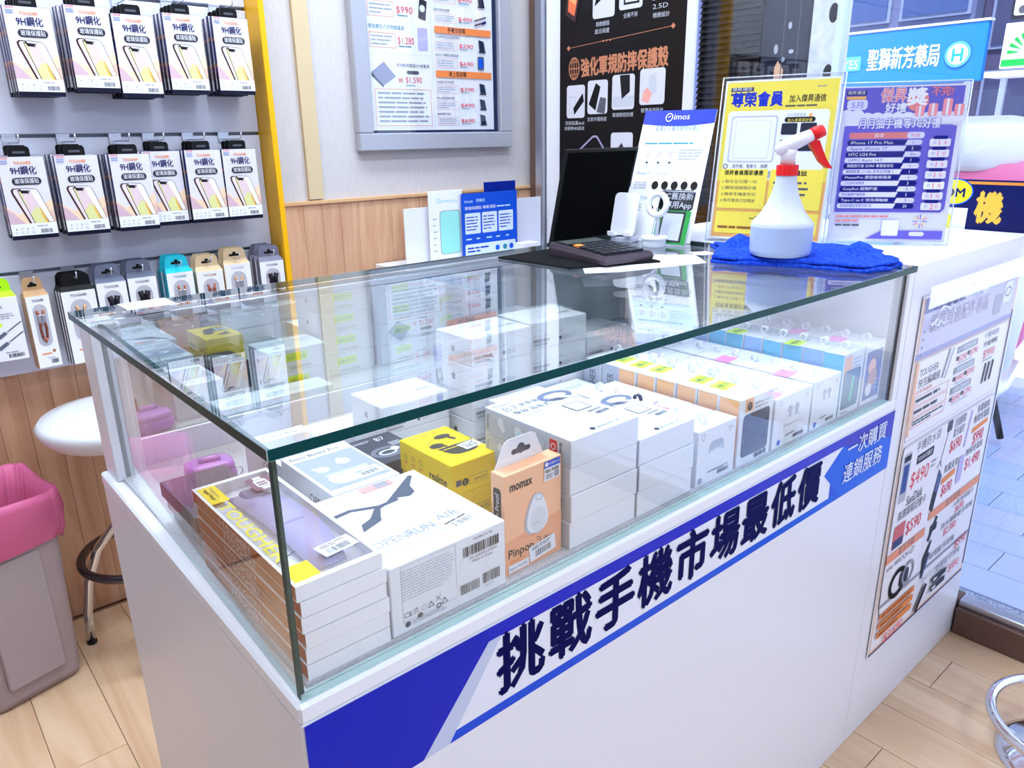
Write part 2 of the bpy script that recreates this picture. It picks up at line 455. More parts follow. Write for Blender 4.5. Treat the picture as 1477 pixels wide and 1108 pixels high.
# ================================================================== outside
TILE = wood('paving_tile', (176, 198, 236), (164, 188, 230), (206, 204, 232), 1, .45, 3.)
PEBBLE = mat('pebble_strip', (92, 110, 150), .6, var=((206, 212, 226), 160, (1, 1, 1)), bump=(300, .6))
ROAD = mat('pale_road', (200, 200, 206), .7, var=((214, 214, 218), 3, (1, 1, 1)))
g = G(); g.box(1.76, -7, -.25, 60, 30, -.062, ROAD); ground = g.obj('ground', kind='structure')
g = G(); g.box(1.765, -6, -.062, 2.02, 10, -.052, PEBBLE); g.obj('pebble_strip', ground, label='coarse speckled strip along the sill')
def paving():
    base = thing('paving', None, None, kind='structure'); meshes = {}
    n = 0
    for i in range(14):
        x = 2.025+i*.152
        for j in range(24):
            y = -1.9+j*.302+(.151 if i % 2 else 0)
            if y > 3.2 or n >= 300: continue
            if not meshes:
                g = G(); g.box(0, 0, -.012, .149, .299, 0, TILE, c=.002); o = g.obj('tile'); meshes[0] = o.data
            else: o = D.objects.new('tile', meshes[0]); COL.objects.link(o)
            o.location = (x, y, -.05); o.parent = base; n += 1
    g = G()
    for i in range(14):
        x = 2.025+i*.152
        for j in range(40):
            y = -1.9+j*.302+(.151 if i % 2 else 0)
            if y > 3.2 or y < -6: g.box(x, y, -.062, x+.149, y+.299, -.05, TILE)
    g.box(2.02, -6, -.062, 4.15, -1.92, -.05, TILE)
    g.obj('far_tiles', base, kind='stuff')
paving()
# unseen arcade roof, added and sized to keep sun off the near tiles
g = G(); g.box(1.76, -6, 2.95, 2.3, 12, 3.15, PLASTER); g.box(1.76, -6, 2.6, 1.9, 12, 2.95, PLASTER); g.obj('roof', kind='structure')

def rot_panel(o, u, v, nrm): pass

# folded dark shutter, dark cover and white perforated post, just outside the panes
DARKSL = mat('dark_shutter', (62, 54, 54), .55)
DARKCL = mat('dark_cover', (38, 42, 58), .6)
def shutter():
    t = thing('folding_shutter', 'dark slatted shutter folded beside the black banner, outside the glass', 'shutter', (1.98, .87, -.05))
    z = 0.02
    k = 0
    while z < 2.5 and k < 150:
        g = G() if k == 0 else None
        if k == 0:
            g.prism([(0, 0, .002), (.014, 0, .0), (.014, 0, .018), (.010, 0, .0165)], (0, .215, 0), DARKSL); o = g.obj('slat', t); me = o.data
        else: o = D.objects.new('slat', me); COL.objects.link(o); o.parent = t
        o.location = (0, 0, z); z += .018; k += 1
    g = G(); g.box(.012, 0, 0, .03, .215, 2.6, MBLACK); g.obj('guide_rail', t)
shutter()
g = G(); g.box(0, 0, 0, .05, .145, 2.6, DARKCL, c=.004)
c = Cv(g, (0, .145, 0), (0, -1, 0), (0, 0, 1))
o = g.obj('dark_column', loc=(1.985, .715, -.05), label='dark blue-grey column with scuffed pale marks beside the shutter', cat='column')
g = G(); c = Cv(g, (0, .145, 0), (0, -1, 0), (0, 0, 1))
for p, q, a, b in ((.05, 1.50, .012, .028), (.09, 1.56, .01, .02), (.075, 1.47, .012, .014), (.1, 1.49, .014, .012)): c.circ(p, q, a*.6, LGREY, b*.5, 8)
c.poly([(.05, 1.40), (.075, 1.40), (.08, 1.44), (.06, 1.468), (.05, 1.45)], PEACH)
c.frame(.07, 1.30, .05, .4, .003, DGREY)
g.obj('scuff_marks', o)
def perforated():
    t = thing('perforated_post', 'white steel post with oval holes, outside the glass behind the signs', 'post', (1.99, .618, -.05))
    g = G(); wm = mat('worn_white_paint', (232, 232, 240), .5, var=((200, 202, 214), 24, (1, 1, 1)))
    # wall of the post as bands round the holes
    zc = [1.422+.157*k for k in range(-7, 6)]
    y0, y1, hw, hh = 0, .088, .014, .032
    z = 0
    for k, q in enumerate(zc):
        g.box(0, y0, z, .003, y1, q-hh, wm)
        cy = .026; cm = (y0+y1)/2; n = 16
        for i in range(n):
            a, b = 2*PI*i/n+PI/4, 2*PI*(i+1)/n+PI/4
            def sq(t):
                cc, ss = math.cos(t), math.sin(t); m_ = max(abs(cc), abs(ss)); return (cm+cc/m_*(y1-y0)/2, q+ss/m_*hh)
            A, B = sq(a), sq(b)
            g.face([(0, *A), (0, *B), (0, cy+hw*math.cos(b), q+hh*.8*math.sin(b)), (0, cy+hw*math.cos(a), q+hh*.8*math.sin(a))], wm)
        z = q+hh
    g.box(0, y0, z, .003, y1, 2.6, wm)
    g.box(.003, y0, 0, .05, y0+.003, 2.6, wm); g.box(.003, y1-.003, 0, .05, y1, 2.6, wm); g.box(.047, y0+.003, 0, .05, y1-.003, 2.6, MBLACK)
    g.obj('post_wall', t)
perforated()

# pharmacy sign across the street
def pharmacy():
    SKYB = mat('sign_sky_blue', (34, 122, 200), .35); 
    t = thing('pharmacy_sign', 'sky blue pharmacy signboard with pale yellow characters and round emblem', 'sign', (12, 5.72, 1.83))
    g = G(); g.box(0, -2.0, 0, .12, 0.0, .76, SKYB, c=.01); g.box(-.02, -2.02, .76, .14, .02, .79, FRAME)
    g.obj('signboard', t)
    g = G(); c = Cv(g, (0, 0, 0), (0, -1, 0), (0, 0, 1), .004, .002)
    CY = mat('sign_pale_yellow', (206, 220, 160), .4); W_ = mat('sign_white', (206, 214, 220), .4)
    c.t('聖獅新芳藥局', .40, .22, .28, CY, w=1.02, bold=.03)
    c.rr(-.02, .24, .32, .2, mat('sign_cyan', (90, 214, 232), .4), .03); c.t('YES', .02, .27, .13, W_, w=.24, bold=.02)
    c.circ(1.67, .36, .17, mat('sign_light_blue', (90, 164, 214), .4)); c.circ(1.67, .36, .135, W_)
    c.t('H', 1.67, .27, .17, mat('sign_teal', (20, 160, 160), .4), bold=.05, align='c')
    g.obj('lettering', t)
    g = G(); g.box(.0, -1.9, -1.88, .1, -1.8, 0, STEEL); g.box(0, -.2, -1.88, .1, -.1, 0, STEEL); g.obj('support', t)
pharmacy()
def billboard():
    t = thing('sunburst_sign', 'white sign with green sunburst and green stripe over a red awning', 'sign', (7, 1.86, 1.66))
    g = G(); g.box(0, -.8, 0, .1, 0, .33, WHITE, c=.004); g.obj('signboard', t)
    g = G(); c = Cv(g, (0, 0, 0), (0, -1, 0), (0, 0, 1), .003, .001)
    c.r(.01, .015, .78, .05, GREEN)
    for k in range(9):
        a = math.radians(4+k*21); cx, cy = .19, .11
        u, v = math.cos(a), math.sin(a)
        c.poly([(cx-u*.05, cy+v*.05), (cx-u*.15-v*.014, cy+v*.15-u*.014), (cx-u*.15+v*.014, cy+v*.15+u*.014)], GREEN)
    g.obj('emblem', t)
    g = G(); g.box(-.2, -.8, -.07, .1, .03, -.03, WHITE); g.obj('awning', t)
    g = G(); g.box(0, -.8, .36, .1, -.02, .9, mat('dark_fascia', (40, 40, 56), .5)); c = Cv(g, (0, 0, 0), (0, -1, 0), (0, 0, 1), .003, .001)
    c.rr(.04, .38, .5, .4, WHITE, .02); c.circ(.1, .42, .03, DGREY); g.obj('upper_panel', t)
    g = G(); g.box(.02, -.75, -1.71, .1, -.68, -.07, STEEL); g.box(.02, -.06, -1.71, .06, -.02, -.07, STEEL); g.obj('support', t)
billboard()
# buildings opposite
def building(name, x, y0, y1, h, m, lab, wins, wm):
    t = thing(name, lab, 'building', (x, y0, -.062))
    g = G(); g.box(0, 0, 0, 3, y1-y0, h, m); g.obj('wall', t)
    for (a, b, c_, d_) in wins:
        g = G(); g.box(-.05, a, c_, -.001, b, d_, mat('far_frame', (120, 132, 168), .5)); w_ = g.obj('window', t)
        g = G(); g.box(-.07, a+.05, c_+.05, -.051, b-.05, d_-.05, wm); g.obj('pane', w_)
    return t
DG = mat('dark_blue_pane', (26, 56, 120), .15, spec=.8); DG2 = mat('slate_pane', (58, 62, 96), .2)
building('apartment_building', 13.2, 4.35, 9.5, 9, mat('grey_facade', (92, 100, 140), .7), 'grey-blue building with dark blue windows behind the pharmacy signboard',
         [(.05, 1.1, 2.9, 4.6), (1.25, 2.3, 2.9, 4.6), (2.5, 3.4, 2.9, 4.6), (.05, 1.1, 5.2, 6.8), (1.3, 2.3, 5.2, 6.8), (.2, 2.2, .3, 1.8)], DG)
building('apartment_building', 13.5, .2, 4.33, 9, mat('violet_grey_facade', (70, 66, 100), .7), 'violet-grey building seen between the two street signs',
         [(3.2, 4.0, 2.4, 3.6), (2.2, 3.0, 2.4, 3.6), (3.2, 4.0, .9, 2.1), (1.0, 1.9, 2.4, 3.6)], DG2)
building('shop_house', 9.6, -7, -.05, 8, mat('pale_lilac_facade', (206, 208, 222), .7), 'pale lilac shop house at the far right of the street', [(5.2, 6.6, .9, 2.2), (3.2, 4.6, .9, 2.2), (5.2, 6.6, 3.2, 4.6)], DG2)
building('shop_house', 14.5, 9.6, 20, 10, mat('pale_facade', (180, 186, 206), .7), 'pale shop house far down the street at left', [(.5, 2, 3, 5), (3, 5, 3, 5)], DG)
g = G(); g.box(0, 0, 0, .03, 1.6, .66, mat('brick_panel', (168, 88, 78), .7, var=((134, 66, 62), 20, (1, 1, 5)))); g.obj('low_wall', loc=(5.6, .75, -.062), label='low brick red wall beyond the parked scooters', cat='wall')
g = G(); g.box(0, 0, 0, .4, .5, 1.2, mat('red_box_paint', (186, 92, 88), .5), c=.02); g.obj('letter_box', loc=(6.2, 1.45, -.062), label='dull red cabinet on the street behind the scooter mirror', cat='cabinet')

# scooters parked outside
def scooter(name, lab, loc, rz, body, seatm):
    t = thing(name, lab, 'scooter', loc, rz)
    bm = mat(name+'_'+lab.split()[0]+'_body', body, .25, coat=.6); lm = mat('scooter_cream', (240, 238, 240), .3, coat=.4)
    # local x = forward
    def hull(secs, m, part, lab2=None):
        g = G(); n = 14; vs = []; fs = []
        for (x, hw, z0, z1) in secs:
            for k in range(n):
                a = 2*PI*k/n; cc, ss = math.cos(a), math.sin(a)
                vs.append((x, hw*math.copysign(abs(cc)**.6, cc), (z0+z1)/2+(z1-z0)/2*math.copysign(abs(ss)**.6, ss)))
        for i in range(len(secs)-1):
            for k in range(n): fs.append((i*n+k, i*n+(k+1) % n, (i+1)*n+(k+1) % n, (i+1)*n+k))
        fs.append(tuple(range(n-1, -1, -1))); fs.append(tuple((len(secs)-1)*n+k for k in range(n)))
        g.mesh(vs, fs, m, True); return tag(g.obj(part, t), lab2)
    hull([(-.88, .04, .62, .74), (-.75, .13, .46, .78), (-.45, .17, .36, .76), (-.2, .16, .30, .70), (-.12, .12, .26, .5)], bm, 'rear_body')
    hull([(-.8, .09, .77, .83), (-.6, .14, .765, .86), (-.3, .13, .75, .85), (-.08, .09, .72, .8)], seatm, 'saddle')
    hull([(-.2, .15, .24, .30), (.1, .16, .24, .29), (.3, .14, .24, .32)], lm, 'footboard')
    hull([(.26, .15, .28, .5), (.32, .19, .30, .80), (.40, .20, .34, .84), (.48, .15, .5, .84), (.54, .05, .62, .80)], lm if 'pink' in lab[:5] else bm, 'front_shield')
    hull([(.27, .12, .82, .92), (.33, .195, .78, .97), (.41, .205, .78, 1.0), (.49, .155, .78, .98), (.55, .05, .80, .90)], bm, 'shield_top')
    hull([(.22, .05, .96, 1.02), (.28, .15, .93, 1.08), (.36, .17, .93, 1.10), (.46, .12, .94, 1.06), (.52, .05, .96, 1.02)], lm, 'headset')
    hull([(.34, .05, .26, .4), (.5, .075, .36, .52), (.66, .075, .36, .5), (.8, .05, .26, .36)], lm if 'pink' in lab[:5] else bm, 'front_mudguard')
    for x in (-.62, .58):
        g = G(); g.tube([(x+.17*math.cos(a), 0, .225+.17*math.sin(a)) for a in [2*PI*k/28 for k in range(28)]], .055, MBLACK, 10, closed=True)
        w_ = g.obj('wheel', t)
        g = G(); g.tube([(x, -.03, .225), (x, .03, .225)], .1, STEEL, 20); g.obj('hub', w_)
    g = G(); g.tube([(.58, .07, .225), (.5, .09, .6), (.4, .05, .9)], .02, STEEL); g.tube([(.58, -.07, .225), (.5, -.09, .6), (.4, -.05, .9)], .02, STEEL); g.obj('fork', t)
    g = G(); g.tube([(.26, .14, 1.0), (.2, .33, .99)], .013, MBLACK); g.tube([(.26, -.14, 1.0), (.2, -.33, .99)], .013, MBLACK); g.tube([(.3, .2, 1.03), (.28, .33, 1.04)], .007, STEEL); g.tube([(.3, -.2, 1.03), (.28, -.33, 1.04)], .007, STEEL); g.obj('handlebar', t)
    for s in (1, -1):
        g = G(); g.tube([(.28, s*.17, 1.02), (.27, s*.22, 1.06), (.27, s*.26, 1.10)], .008, MBLACK)
        m_ = g.obj('mirror', t)
        g = G(); n = 18; pts = [(.255, s*.29+.062*math.cos(2*PI*k/n)+.02*math.sin(2*PI*k/n), 1.13+.045*math.sin(2*PI*k/n)) for k in range(n)]
        g.prism(pts, (.022, 0, 0), MBLACK); g.obj('mirror_shell', m_)
        g = G(); pts = [(.2535, s*.29+.054*math.cos(2*PI*k/n)+.017*math.sin(2*PI*k/n), 1.13+.038*math.sin(2*PI*k/n)) for k in range(n)]
        if s: g.face(pts, mat('rear_mirror_glass', (196, 198, 196), .12, .6)); g.obj('mirror_glass', m_)
    g = G(); g.tube([(-.1, .05, .3), (-.12, .14, .02)], .012, MBLACK); g.obj('side_stand', t)
    return t
DSE = mat('scooter_seat', (40, 38, 46), .6)
scooter('scooter', 'pink scooter with cream headset parked right outside the window', (3.12, .52, -.05), math.radians(188), (240, 110, 160), DSE).scale = (1.14, 1.14, 1.19)
scooter('scooter', 'white and sky blue scooter parked behind the pink one', (3.9, 1.75, -.05), math.radians(75), (110, 180, 226), DSE)
scooter('scooter', 'silver grey scooter parked far left along the pavement', (3.5, 2.7, -.05), math.radians(70), (170, 174, 186), DSE)

# ================================================================== counter
ZT = 1.003          # counter top level
CL, CW = 1.142, .640
LEDGE = .765
def counter():
    t = thing('display_counter', 'long white display counter with a glass showcase and blue lettered banner', 'counter')
    g = G(); g.box(0, 0, 0, CL, CW, LEDGE-.02, WHITE, c=.0015); g.obj('cabinet', t)
    g = G(); g.box(-.001, -.001, LEDGE-.02, CL, CW, LEDGE, mat('ledge_white', (238, 239, 246), .25), c=.003); g.obj('ledge', t)
    g = G(); g.box(.008, .582, LEDGE, .048, CW, .991, WHITE, c=.0015); g.obj('corner_post', t)
    g = G(); g.box(CL-.019, .0, LEDGE, CL, .60, .991, WHITE, c=.001); g.obj('end_frame', t)
    # back: low rail, mirror doors
    g = G(); g.box(.044, .606, LEDGE, CL-.019, .632, .812, STEEL, c=.001, f=mat('rail_face', (206, 210, 228), .25, .25)); g.obj('rail', t)
    g = G(); g.box(.044, .606, .981, CL-.019, .632, .991, STEEL, c=.001); g.obj('top_rail', t)
    g = G(); g.box(.044, .610, .812, .60, .615, .981, EDGE, f=MIRROR); tag(g.obj('door', t), 'sliding mirror door')
    g = G(); g.box(.59, .618, .812, CL-.02, .623, .981, EDGE, f=MIRROR); tag(g.obj('door', t), 'sliding mirror door set further back')
    g = G(); g.box(.044, .6075, .812, .051, .6095, .981, BROWN); g.obj('door_edge', t)
    # glass
    e = dict(f=EDGE, b=EDGE, l=EDGE, r=EDGE)
    g = G(); g.box(-.001, -.003, .992, CL, .642, ZT, GL_TOP, c=.0008, **e); tag(g.obj('top_glass', t), 'clear glass top with dark green edge')
    g = G(); g.box(.005, .005, LEDGE+.0005, CL-.019, .012, .9915, GL_SIDE, t=EDGE, d=EDGE2, l=EDGE, r=EDGE); g.obj('front_glass', t)
    g = G(); P_ = [(.005, .0125), (.0115, .0125), (.0265, .582), (.020, .582)]
    lo = [(x, y, LEDGE+.0005) for x, y in P_]; hi = [(x, y, .9915) for x, y in P_]
    for k in range(4): g.face([lo[k], lo[(k+1) % 4], hi[(k+1) % 4], hi[k]], EDGE if k in (0, 2) else GL_SIDE)
    g.face(hi, EDGE); g.face(lo[::-1], EDGE2); g.obj('side_glass', t)
    # green-white sealant lines along the foot of the panes
    g = G(); g.box(.0035, .0035, LEDGE, CL-.019, .005, LEDGE+.0015, EDGE2); g.box(.0125, .0125, LEDGE, CL-.019, .0145, LEDGE+.0015, EDGE2); g.obj('sealant', t)
    g = G(); n = 60; m_ = mat('frosted_liner', (216, 217, 226), .5, bump=(900, .9), var=((236, 236, 242), 260, (1, 1, 1)))
    g.box(.016, .017, LEDGE, CL-.02, .605, .7695, m_); tag(g.obj('liner', t), 'rough frosted sheet lining the case')
    # right-hand solid end with a wrap of white top
    g = G(); g.box(CL+.0005, 0, 0, 1.712, CW, ZT, WHITE, c=.002); g.obj('end_cabinet', t)
    g = G(); g.box(-.12, .634, 0, -.001, .66, .02, WHITE)
    # banner
    g = G(); c = Cv(g, (0, -.001, 0), (1, 0, 0), (0, 0, 1), .0004)
    z0, z1, xr = .632, .7445, 1.143
    LA = mat('banner_white', (232, 234, 246), .3)
    c.r(.002, z0, xr-.002, z1-z0, LA)
    n = 60
    for i in range(n):      # upper and lower stripe run from blue to violet along the banner
        pass
    def ramp(k, a, b): return tuple(a[j]+(b[j]-a[j])*k for j in range(3))
    N_ = 14
    for i in range(N_):
        a, b = .002+(xr-.002)*i/N_, .002+(xr-.002)*(i+1)/N_
        k = i/(N_-1)
        up = mat('banner_upper_%d' % i, ramp(k, (4, 28, 190), (66, 58, 200)), .3)
        lo = mat('banner_lower_%d' % i, ramp(k, (4, 70, 214), (4, 96, 220)), .3)
        c.poly([(a, z1-.017), (b, z1-.017), (b, z1), (a, z1)], up); c.poly([(a+.004, z0), (b+.004 if i < N_-1 else b, z0), (b, z0+.012), (a, z0+.012)], lo)
        c.h -= 2*c.step
    c.h += 3*c.step
    # left blue field with a slanting right edge
    c.poly([(.002, z0), (.118, z0), (.205, z1-.016), (.205, z1), (.002, z1)], mat('banner_deep_blue', (4, 30, 186), .3))
    c.poly([(.002, z0), (.05, z0), (.002, .70)], mat('banner_deep_blue2', (6, 44, 200), .3))
    c.poly([(.118, z0), (.15, z0), (.222, z1-.016), (.205, z1-.016)], mat('banner_grey_blue', (196, 206, 232), .3))
    # right arrow-shaped field
    up = mat('banner_right_blue', (16, 76, 208), .3)
    c.poly([(.925, z0+.012), (xr, z0), (xr, z1), (.96, z1-.017), (.925, .692)], up)
    c.poly([(.90, .692), (.957, z1-.016), (.99, z1-.01), (xr, z1), (xr, z0), (.94, z0), (.955, z0+.012), (.90, .692)], mat('banner_right_blue2', (14, 92, 220), .3))
    c.poly([(.96, z1-.02), (xr, z1-.05), (xr, z1), (.96, z1)], mat('banner_right_violet', (58, 54, 186), .3))
    IN = mat('banner_navy', (2, 8, 78), .5, spec=.05)
    chars = '挑戰手機市場最低價'; xa, xb = .212, .892
    st = (xb-xa)/len(chars)
    for i, ch in enumerate(chars): c.t(ch, xa+st*i+.004, .653, .067, IN, w=st-.010, bold=.07)
    LW = mat('banner_letter_white', (224, 232, 250), .3)
    c.t('一次購買', .972, .700, .031, LW, w=.142, bold=.015); c.t('連鎖服務', .966, .655, .033, LW, w=.142, bold=.015)
    tag(g.obj('banner', t), 'blue and white banner with bold navy characters')
    # stray sticker and crumbs of tape on the top glass
    g = G(); g.box(.062, .590, ZT, .125, .641, ZT+.0006, mat('paper_tag', (240, 238, 238), .5)); c = top(g, ZT+.0006); c.t('NOTICE', .08, .612, .007, mat('faint_red', (238, 190, 180), .5)); 
    g.obj('paper_tag', t)
    return t
counter()

# price poster taped to the solid end of the counter
def price_bits(c, x, y, w, h, head, price, blob, seed, hc=None, box=True, pm=None):
    hc = hc or INK
    c.t(head, x, y+h*.80, h*.15, hc, w=min(w*.62, h*.15*len(head)*1.1))
    if box:
        c.frame(x, y+h*.12, w*.40, h*.55, h*.02, SALMON); c.lines(x+w*.03, y+h*.18, w*.34, h*.43, 3, GREY, seed, .28)
    c.t(price, x+w*.44, y+h*.30, h*.26, pm or RED, w=w*.26)
    c.lines(x+w*.45, y+h*.17, w*.24, h*.08, 1, TEAL, seed, .5)
    if blob: blob(c, x+w*.74, y+h*.1, w*.22, h*.85)
def b_phone(c, x, y, w, h):
    c.rr(x+w*.2, y, w*.55, h*.95, DGREY, w*.1); c.r(x+w*.27, y+h*.12, w*.4, h*.7, BLUE2)
def b_bank(c, x, y, w, h):
    c.poly([(x+w*.2, y+h*.1), (x+w*.75, y), (x+w*.9, y+h*.85), (x+w*.35, y+h*.95)], mat('ink_charcoal', (48, 46, 60), .5)); c.circ(x+w*.53, y+h*.52, w*.2, CARD)
def b_lilac(c, x, y, w, h): c.rr(x+w*.1, y, w*.75, h, LPURP, w*.1); c.ring(x+w*.47, y+h*.7, w*.22, w*.05, LGREY)
def b_plug(c, x, y, w, h):
    c.line(x, y, x+w, y+h*.35, h*.12, mat('ink_slate', (60, 66, 88), .5)); c.line(x, y+h*.35, x+w, y+h*.7, h*.12, DGREY); c.line(x+w*.6, y+h*.17, x+w, y+h*.35, h*.18, NAVY)
def b_stand(c, x, y, w, h): c.poly([(x+w*.3, y+h*.9), (x+w*.75, y+h*.8), (x+w*.9, y), (x+w*.4, y+h*.05)], mat('ink_darkteal', (24, 44, 70), .5)); c.r(x+w*.3, y, w*.6, h*.08, INK)
def b_watch(c, x, y, w, h): c.ring(x+w*.35, y+h*.45, w*.34, w*.1, MBLACK, h*.42); c.rr(x+w*.42, y+h*.25, w*.35, h*.42, mat('ink_watch', (28, 36, 52), .4), w*.08); c.ring(x+w*.75, y+h*.5, w*.24, w*.06, GREY, h*.34)
def b_band(c, x, y, w, h):
    c.poly([(x+w*.3, y), (x+w*.8, y+h*.1), (x+w, y+h*.9), (x+w*.75, y+h)], MBLACK); c.rr(x+w*.1, y+h*.4, w*.8, h*.2, NAVY)
def price_poster():
    t = thing('price_poster', 'tall price poster in a clear sleeve taped to the counter end', 'poster', (1.187, -.003, .188))
    w, h = .505, .755
    g = G(); nx = 14
    PM = mat('poster_paper', (238, 236, 242), .35)
    def bow(x): return -.0002
    vs = []; fs = []
    for i in range(nx+1):
        x = w*i/nx
        vs += [(x, bow(x), 0), (x, bow(x), h), (x, bow(x)+.0012, 0), (x, bow(x)+.0012, h)]
    for i in range(nx):
        a, b = 4*i, 4*i+4
        fs += [(a, b, b+1, a+1), (b+2, a+2, a+3, b+3), (a+1, b+1, b+3, a+3), (b, a, a+2, b+2)]
    fs += [(0, 1, 3, 2), (4*nx, 4*nx+2, 4*nx+3, 4*nx+1)]
    g.mesh(vs, fs, PM); g.obj('sheet', t)
    g = G(); c = Cv(g, (0, 0, 0), (1, 0, 0), (0, 0, 1), .0004)
    NB = mat('poster_dusty_navy', (48, 58, 100), .4)
    c.r(.004, .004, w-.008, h-.008, mat('poster_tan', (232, 196, 176), .45)); c.r(w-.012, .02, .01, h-.12, NB); c.r(.004, .0, w-.01, .006, NB)
    c.r(.010, .012, w-.024, .5, PM)
    c.fy = lambda y: (.755-(.755-y)*(.115/.19) if y > .565 else .475+(y-.335)*(.165/.23) if y > .335 else .215+(y-.075)*1.0 if y > .075 else (.215+(y-.075)*1. if y > .02 else y*8.))
    LAV = mat('poster_lavender', (206, 206, 236), .4)
    c.r(.012, .57, w-.024, h-.578, LAV); c.r(.012, .70, w*.38, h-.71, mat('poster_dusty_blue', (134, 144, 190), .4)); c.r(w*.42, .705, w*.3, h-.715, mat('poster_sky', (196, 214, 240), .4)); c.r(.004, .56, w-.016, .018, mat('poster_periwinkle', (164, 166, 208), .4))
    c.t('－ ＊ 週 邊 ＊ －', .05, .698, .014, NAVY, w=.17, bold=.03); c.t('優質周邊配件專區', .045, .632, .052, mat('poster_mauve_grey', (172, 166, 184), .4), w=.29, bold=.01)
    c.rr(.37, .60, .045, .07, mat('poster_grey', (176, 178, 196), .4), .008); c.rr(.42, .63, .05, .075, CARD, .01); c.ring(.445, .668, .018, .005, GREY)
    for k in range(4): c.rr(.02, .64-.024*k, .008, .008, GREY)
    # upper block
    c.rr(.012, .335, w-.03, .222, PM, .012); c.frame(.014, .337, w-.034, .218, .0012, GREY)
    c.r(.016, .35, .010, .2, PEACH)
    c.t('TOUGHER', .034, .51, .020, DGREY, w=.085); c.t('快充編織線', .034, .478, .024, DGREY, w=.10)
    c.line(.145, .475, .165, .552, .01, GREY); c.line(.16, .47, .185, .55, .008, LGREY)
    c.t('全系列通用', .03, .462, .011, SALMON, w=.07)
    for k in range(3):
        yy = .430-.031*k; c.frame(.03, yy, .155, .027, .0015, SALMON); c.lines(.035, yy+.006, .145, .016, 1 if k < 2 else 2, DGREY, 40+k, .55)
    for k, (px, py, a, b, l) in enumerate(((.205, .525, '$290', '$390', '一般快充線'), (.205, .465, '$490', '$590', '耐彎折快充線'), (.205, .405, '$690', '$790', '編織充電傳輸線組'))):
        c.r(px, py, .105, .019, mat('poster_mid_grey', (158, 162, 176), .4)); c.t(l, px+.015, py+.003, .013, CARD, w=.08)
        c.rr(px+.002, py-.021, .010, .012, DGREY, .002); c.t(a, px+.014, py-.026, .019, mat('faded_red', (238, 140, 146), .45), w=.042); c.rr(px+.06, py-.019, .010, .012, DGREY, .002); c.t(b, px+.072, py-.024, .019, mat('faded_red'), w=.042)
        c.lines(px+.015, py-.035, .09, .006, 1, LGREY, 50+k)
    c.t('行動電源', .35, .53, .016, GREY, w=.08); c.t('充電傳輸', .35, .503, .016, DGREY, w=.08); c.t('$990', .36, .468, .026, mat('faded_red'), w=.065); c.lines(.36, .455, .07, .008, 1, LGREY, 61)
    for k, (px, m_) in enumerate(((.375, DGREY), (.395, INK), (.418, INK))): c.poly([(px, .385), (px+.008, .387), (px+.014, .445), (px+.006, .45)], m_)
    # lower block
    c.rr(.012, .012, w-.03, .315, PM, .012); c.frame(.014, .014, w-.034, .311, .0012, GREY)
    c.t('手機防水袋', .075, .298, .021, DGREY, w=.115); c.rr(.085, .27, .08, .02, INK, .003); c.t('YOURS可觸控', .09, .274, .011, CARD, w=.068); c.t('$490', .07, .225, .034, RED, w=.085); c.lines(.163, .238, .03, .02, 2, GREY, 63)
    c.rr(.022, .205, .034, .105, LGREY, .006); c.r(.027, .225, .024, .06, mat('ink_deepblue', (24, 60, 140), .4)); c.r(.024, .292, .03, .012, INK)
    c.line(.215, .24, .235, .31, .003, DGREY); c.rr(.222, .30, .026, .024, DGREY, .004); c.line(.215, .24, .2, .228, .003, DGREY); c.line(.215, .24, .222, .225, .003, DGREY)
    c.t('自拍腳架', .262, .30, .020, DGREY, w=.06); c.t('藍牙遙控', .262, .277, .018, DGREY, w=.06); c.t('$690', .255, .245, .028, RED, w=.062)
    c.poly([(.335, .235), (.345, .235), (.36, .315), (.35, .318)], LPURP)
    c.t('充電磁吸', .385, .30, .018, DGREY, w=.075); c.t('無線充電器', .375, .278, .018, DGREY, w=.09); c.poly([(.375, .256), (.465, .262), (.465, .273), (.375, .268)], ORANGE); c.t('$990', .39, .225, .030, RED, w=.062)
    c.t('SanDisk', .065, .188, .022, DGREY, w=.075); c.t('高速讀寫記憶卡', .035, .163, .020, DGREY, w=.13); c.rr(.028, .102, .05, .052, mat('ink_card_red', (206, 92, 92), .4), .004); c.r(.03, .102, .046, .02, NAVY); c.t('$590', .087, .116, .03, RED, w=.07)
    c.poly([(.195, .135), (.215, .12), (.235, .20), (.215, .222)], mat('ink_slate2', (66, 78, 128), .4)); c.poly([(.195, .135), (.215, .12), (.222, .165), (.203, .175)], INK)
    c.t('氣囊支架', .245, .20, .018, DGREY, w=.075); c.poly([(.24, .176), (.31, .182), (.31, .196), (.24, .19)], ORANGE); c.t('$690', .25, .145, .028, RED, w=.055)
    c.rr(.325, .15, .03, .066, LPURP, .01); c.t('無線充電座', .36, .205, .016, DGREY, w=.10); c.t('$1,490', .37, .17, .028, RED, w=.085)
    c.r(.012, .075, .18, .020, SALMON); c.t('藍牙手錶', .065, .0775, .016, DGREY, w=.075); c.r(.2, .105, .285, .02, SALMON); c.t('藍牙耳機', .29, .108, .015, DGREY, w=.08)
    c.t('vivo WATCH GT', .02, .056, .013, DGREY, w=.13); c.t('人氣單耳藍牙', .34, .088, .012, DGREY, w=.12); c.t('$690', .36, .068, .018, RED, w=.05); c.t('防水運動藍牙耳機', .29, .05, .013, DGREY, w=.18); c.t('$2,580', .31, .028, .018, RED, w=.07)
    c.line(.22, .05, .25, .1, .012, mat('ink_darkteal', (24, 44, 70), .5)); c.rr(.222, .068, .034, .018, INK, .004); c.line(.21, .016, .24, .045, .008, INK)
    c.line(.194, .02, .194, .1, .001, LGREY)
    c.fy = None
    b_watch(c, .045, .108, .12, .085)
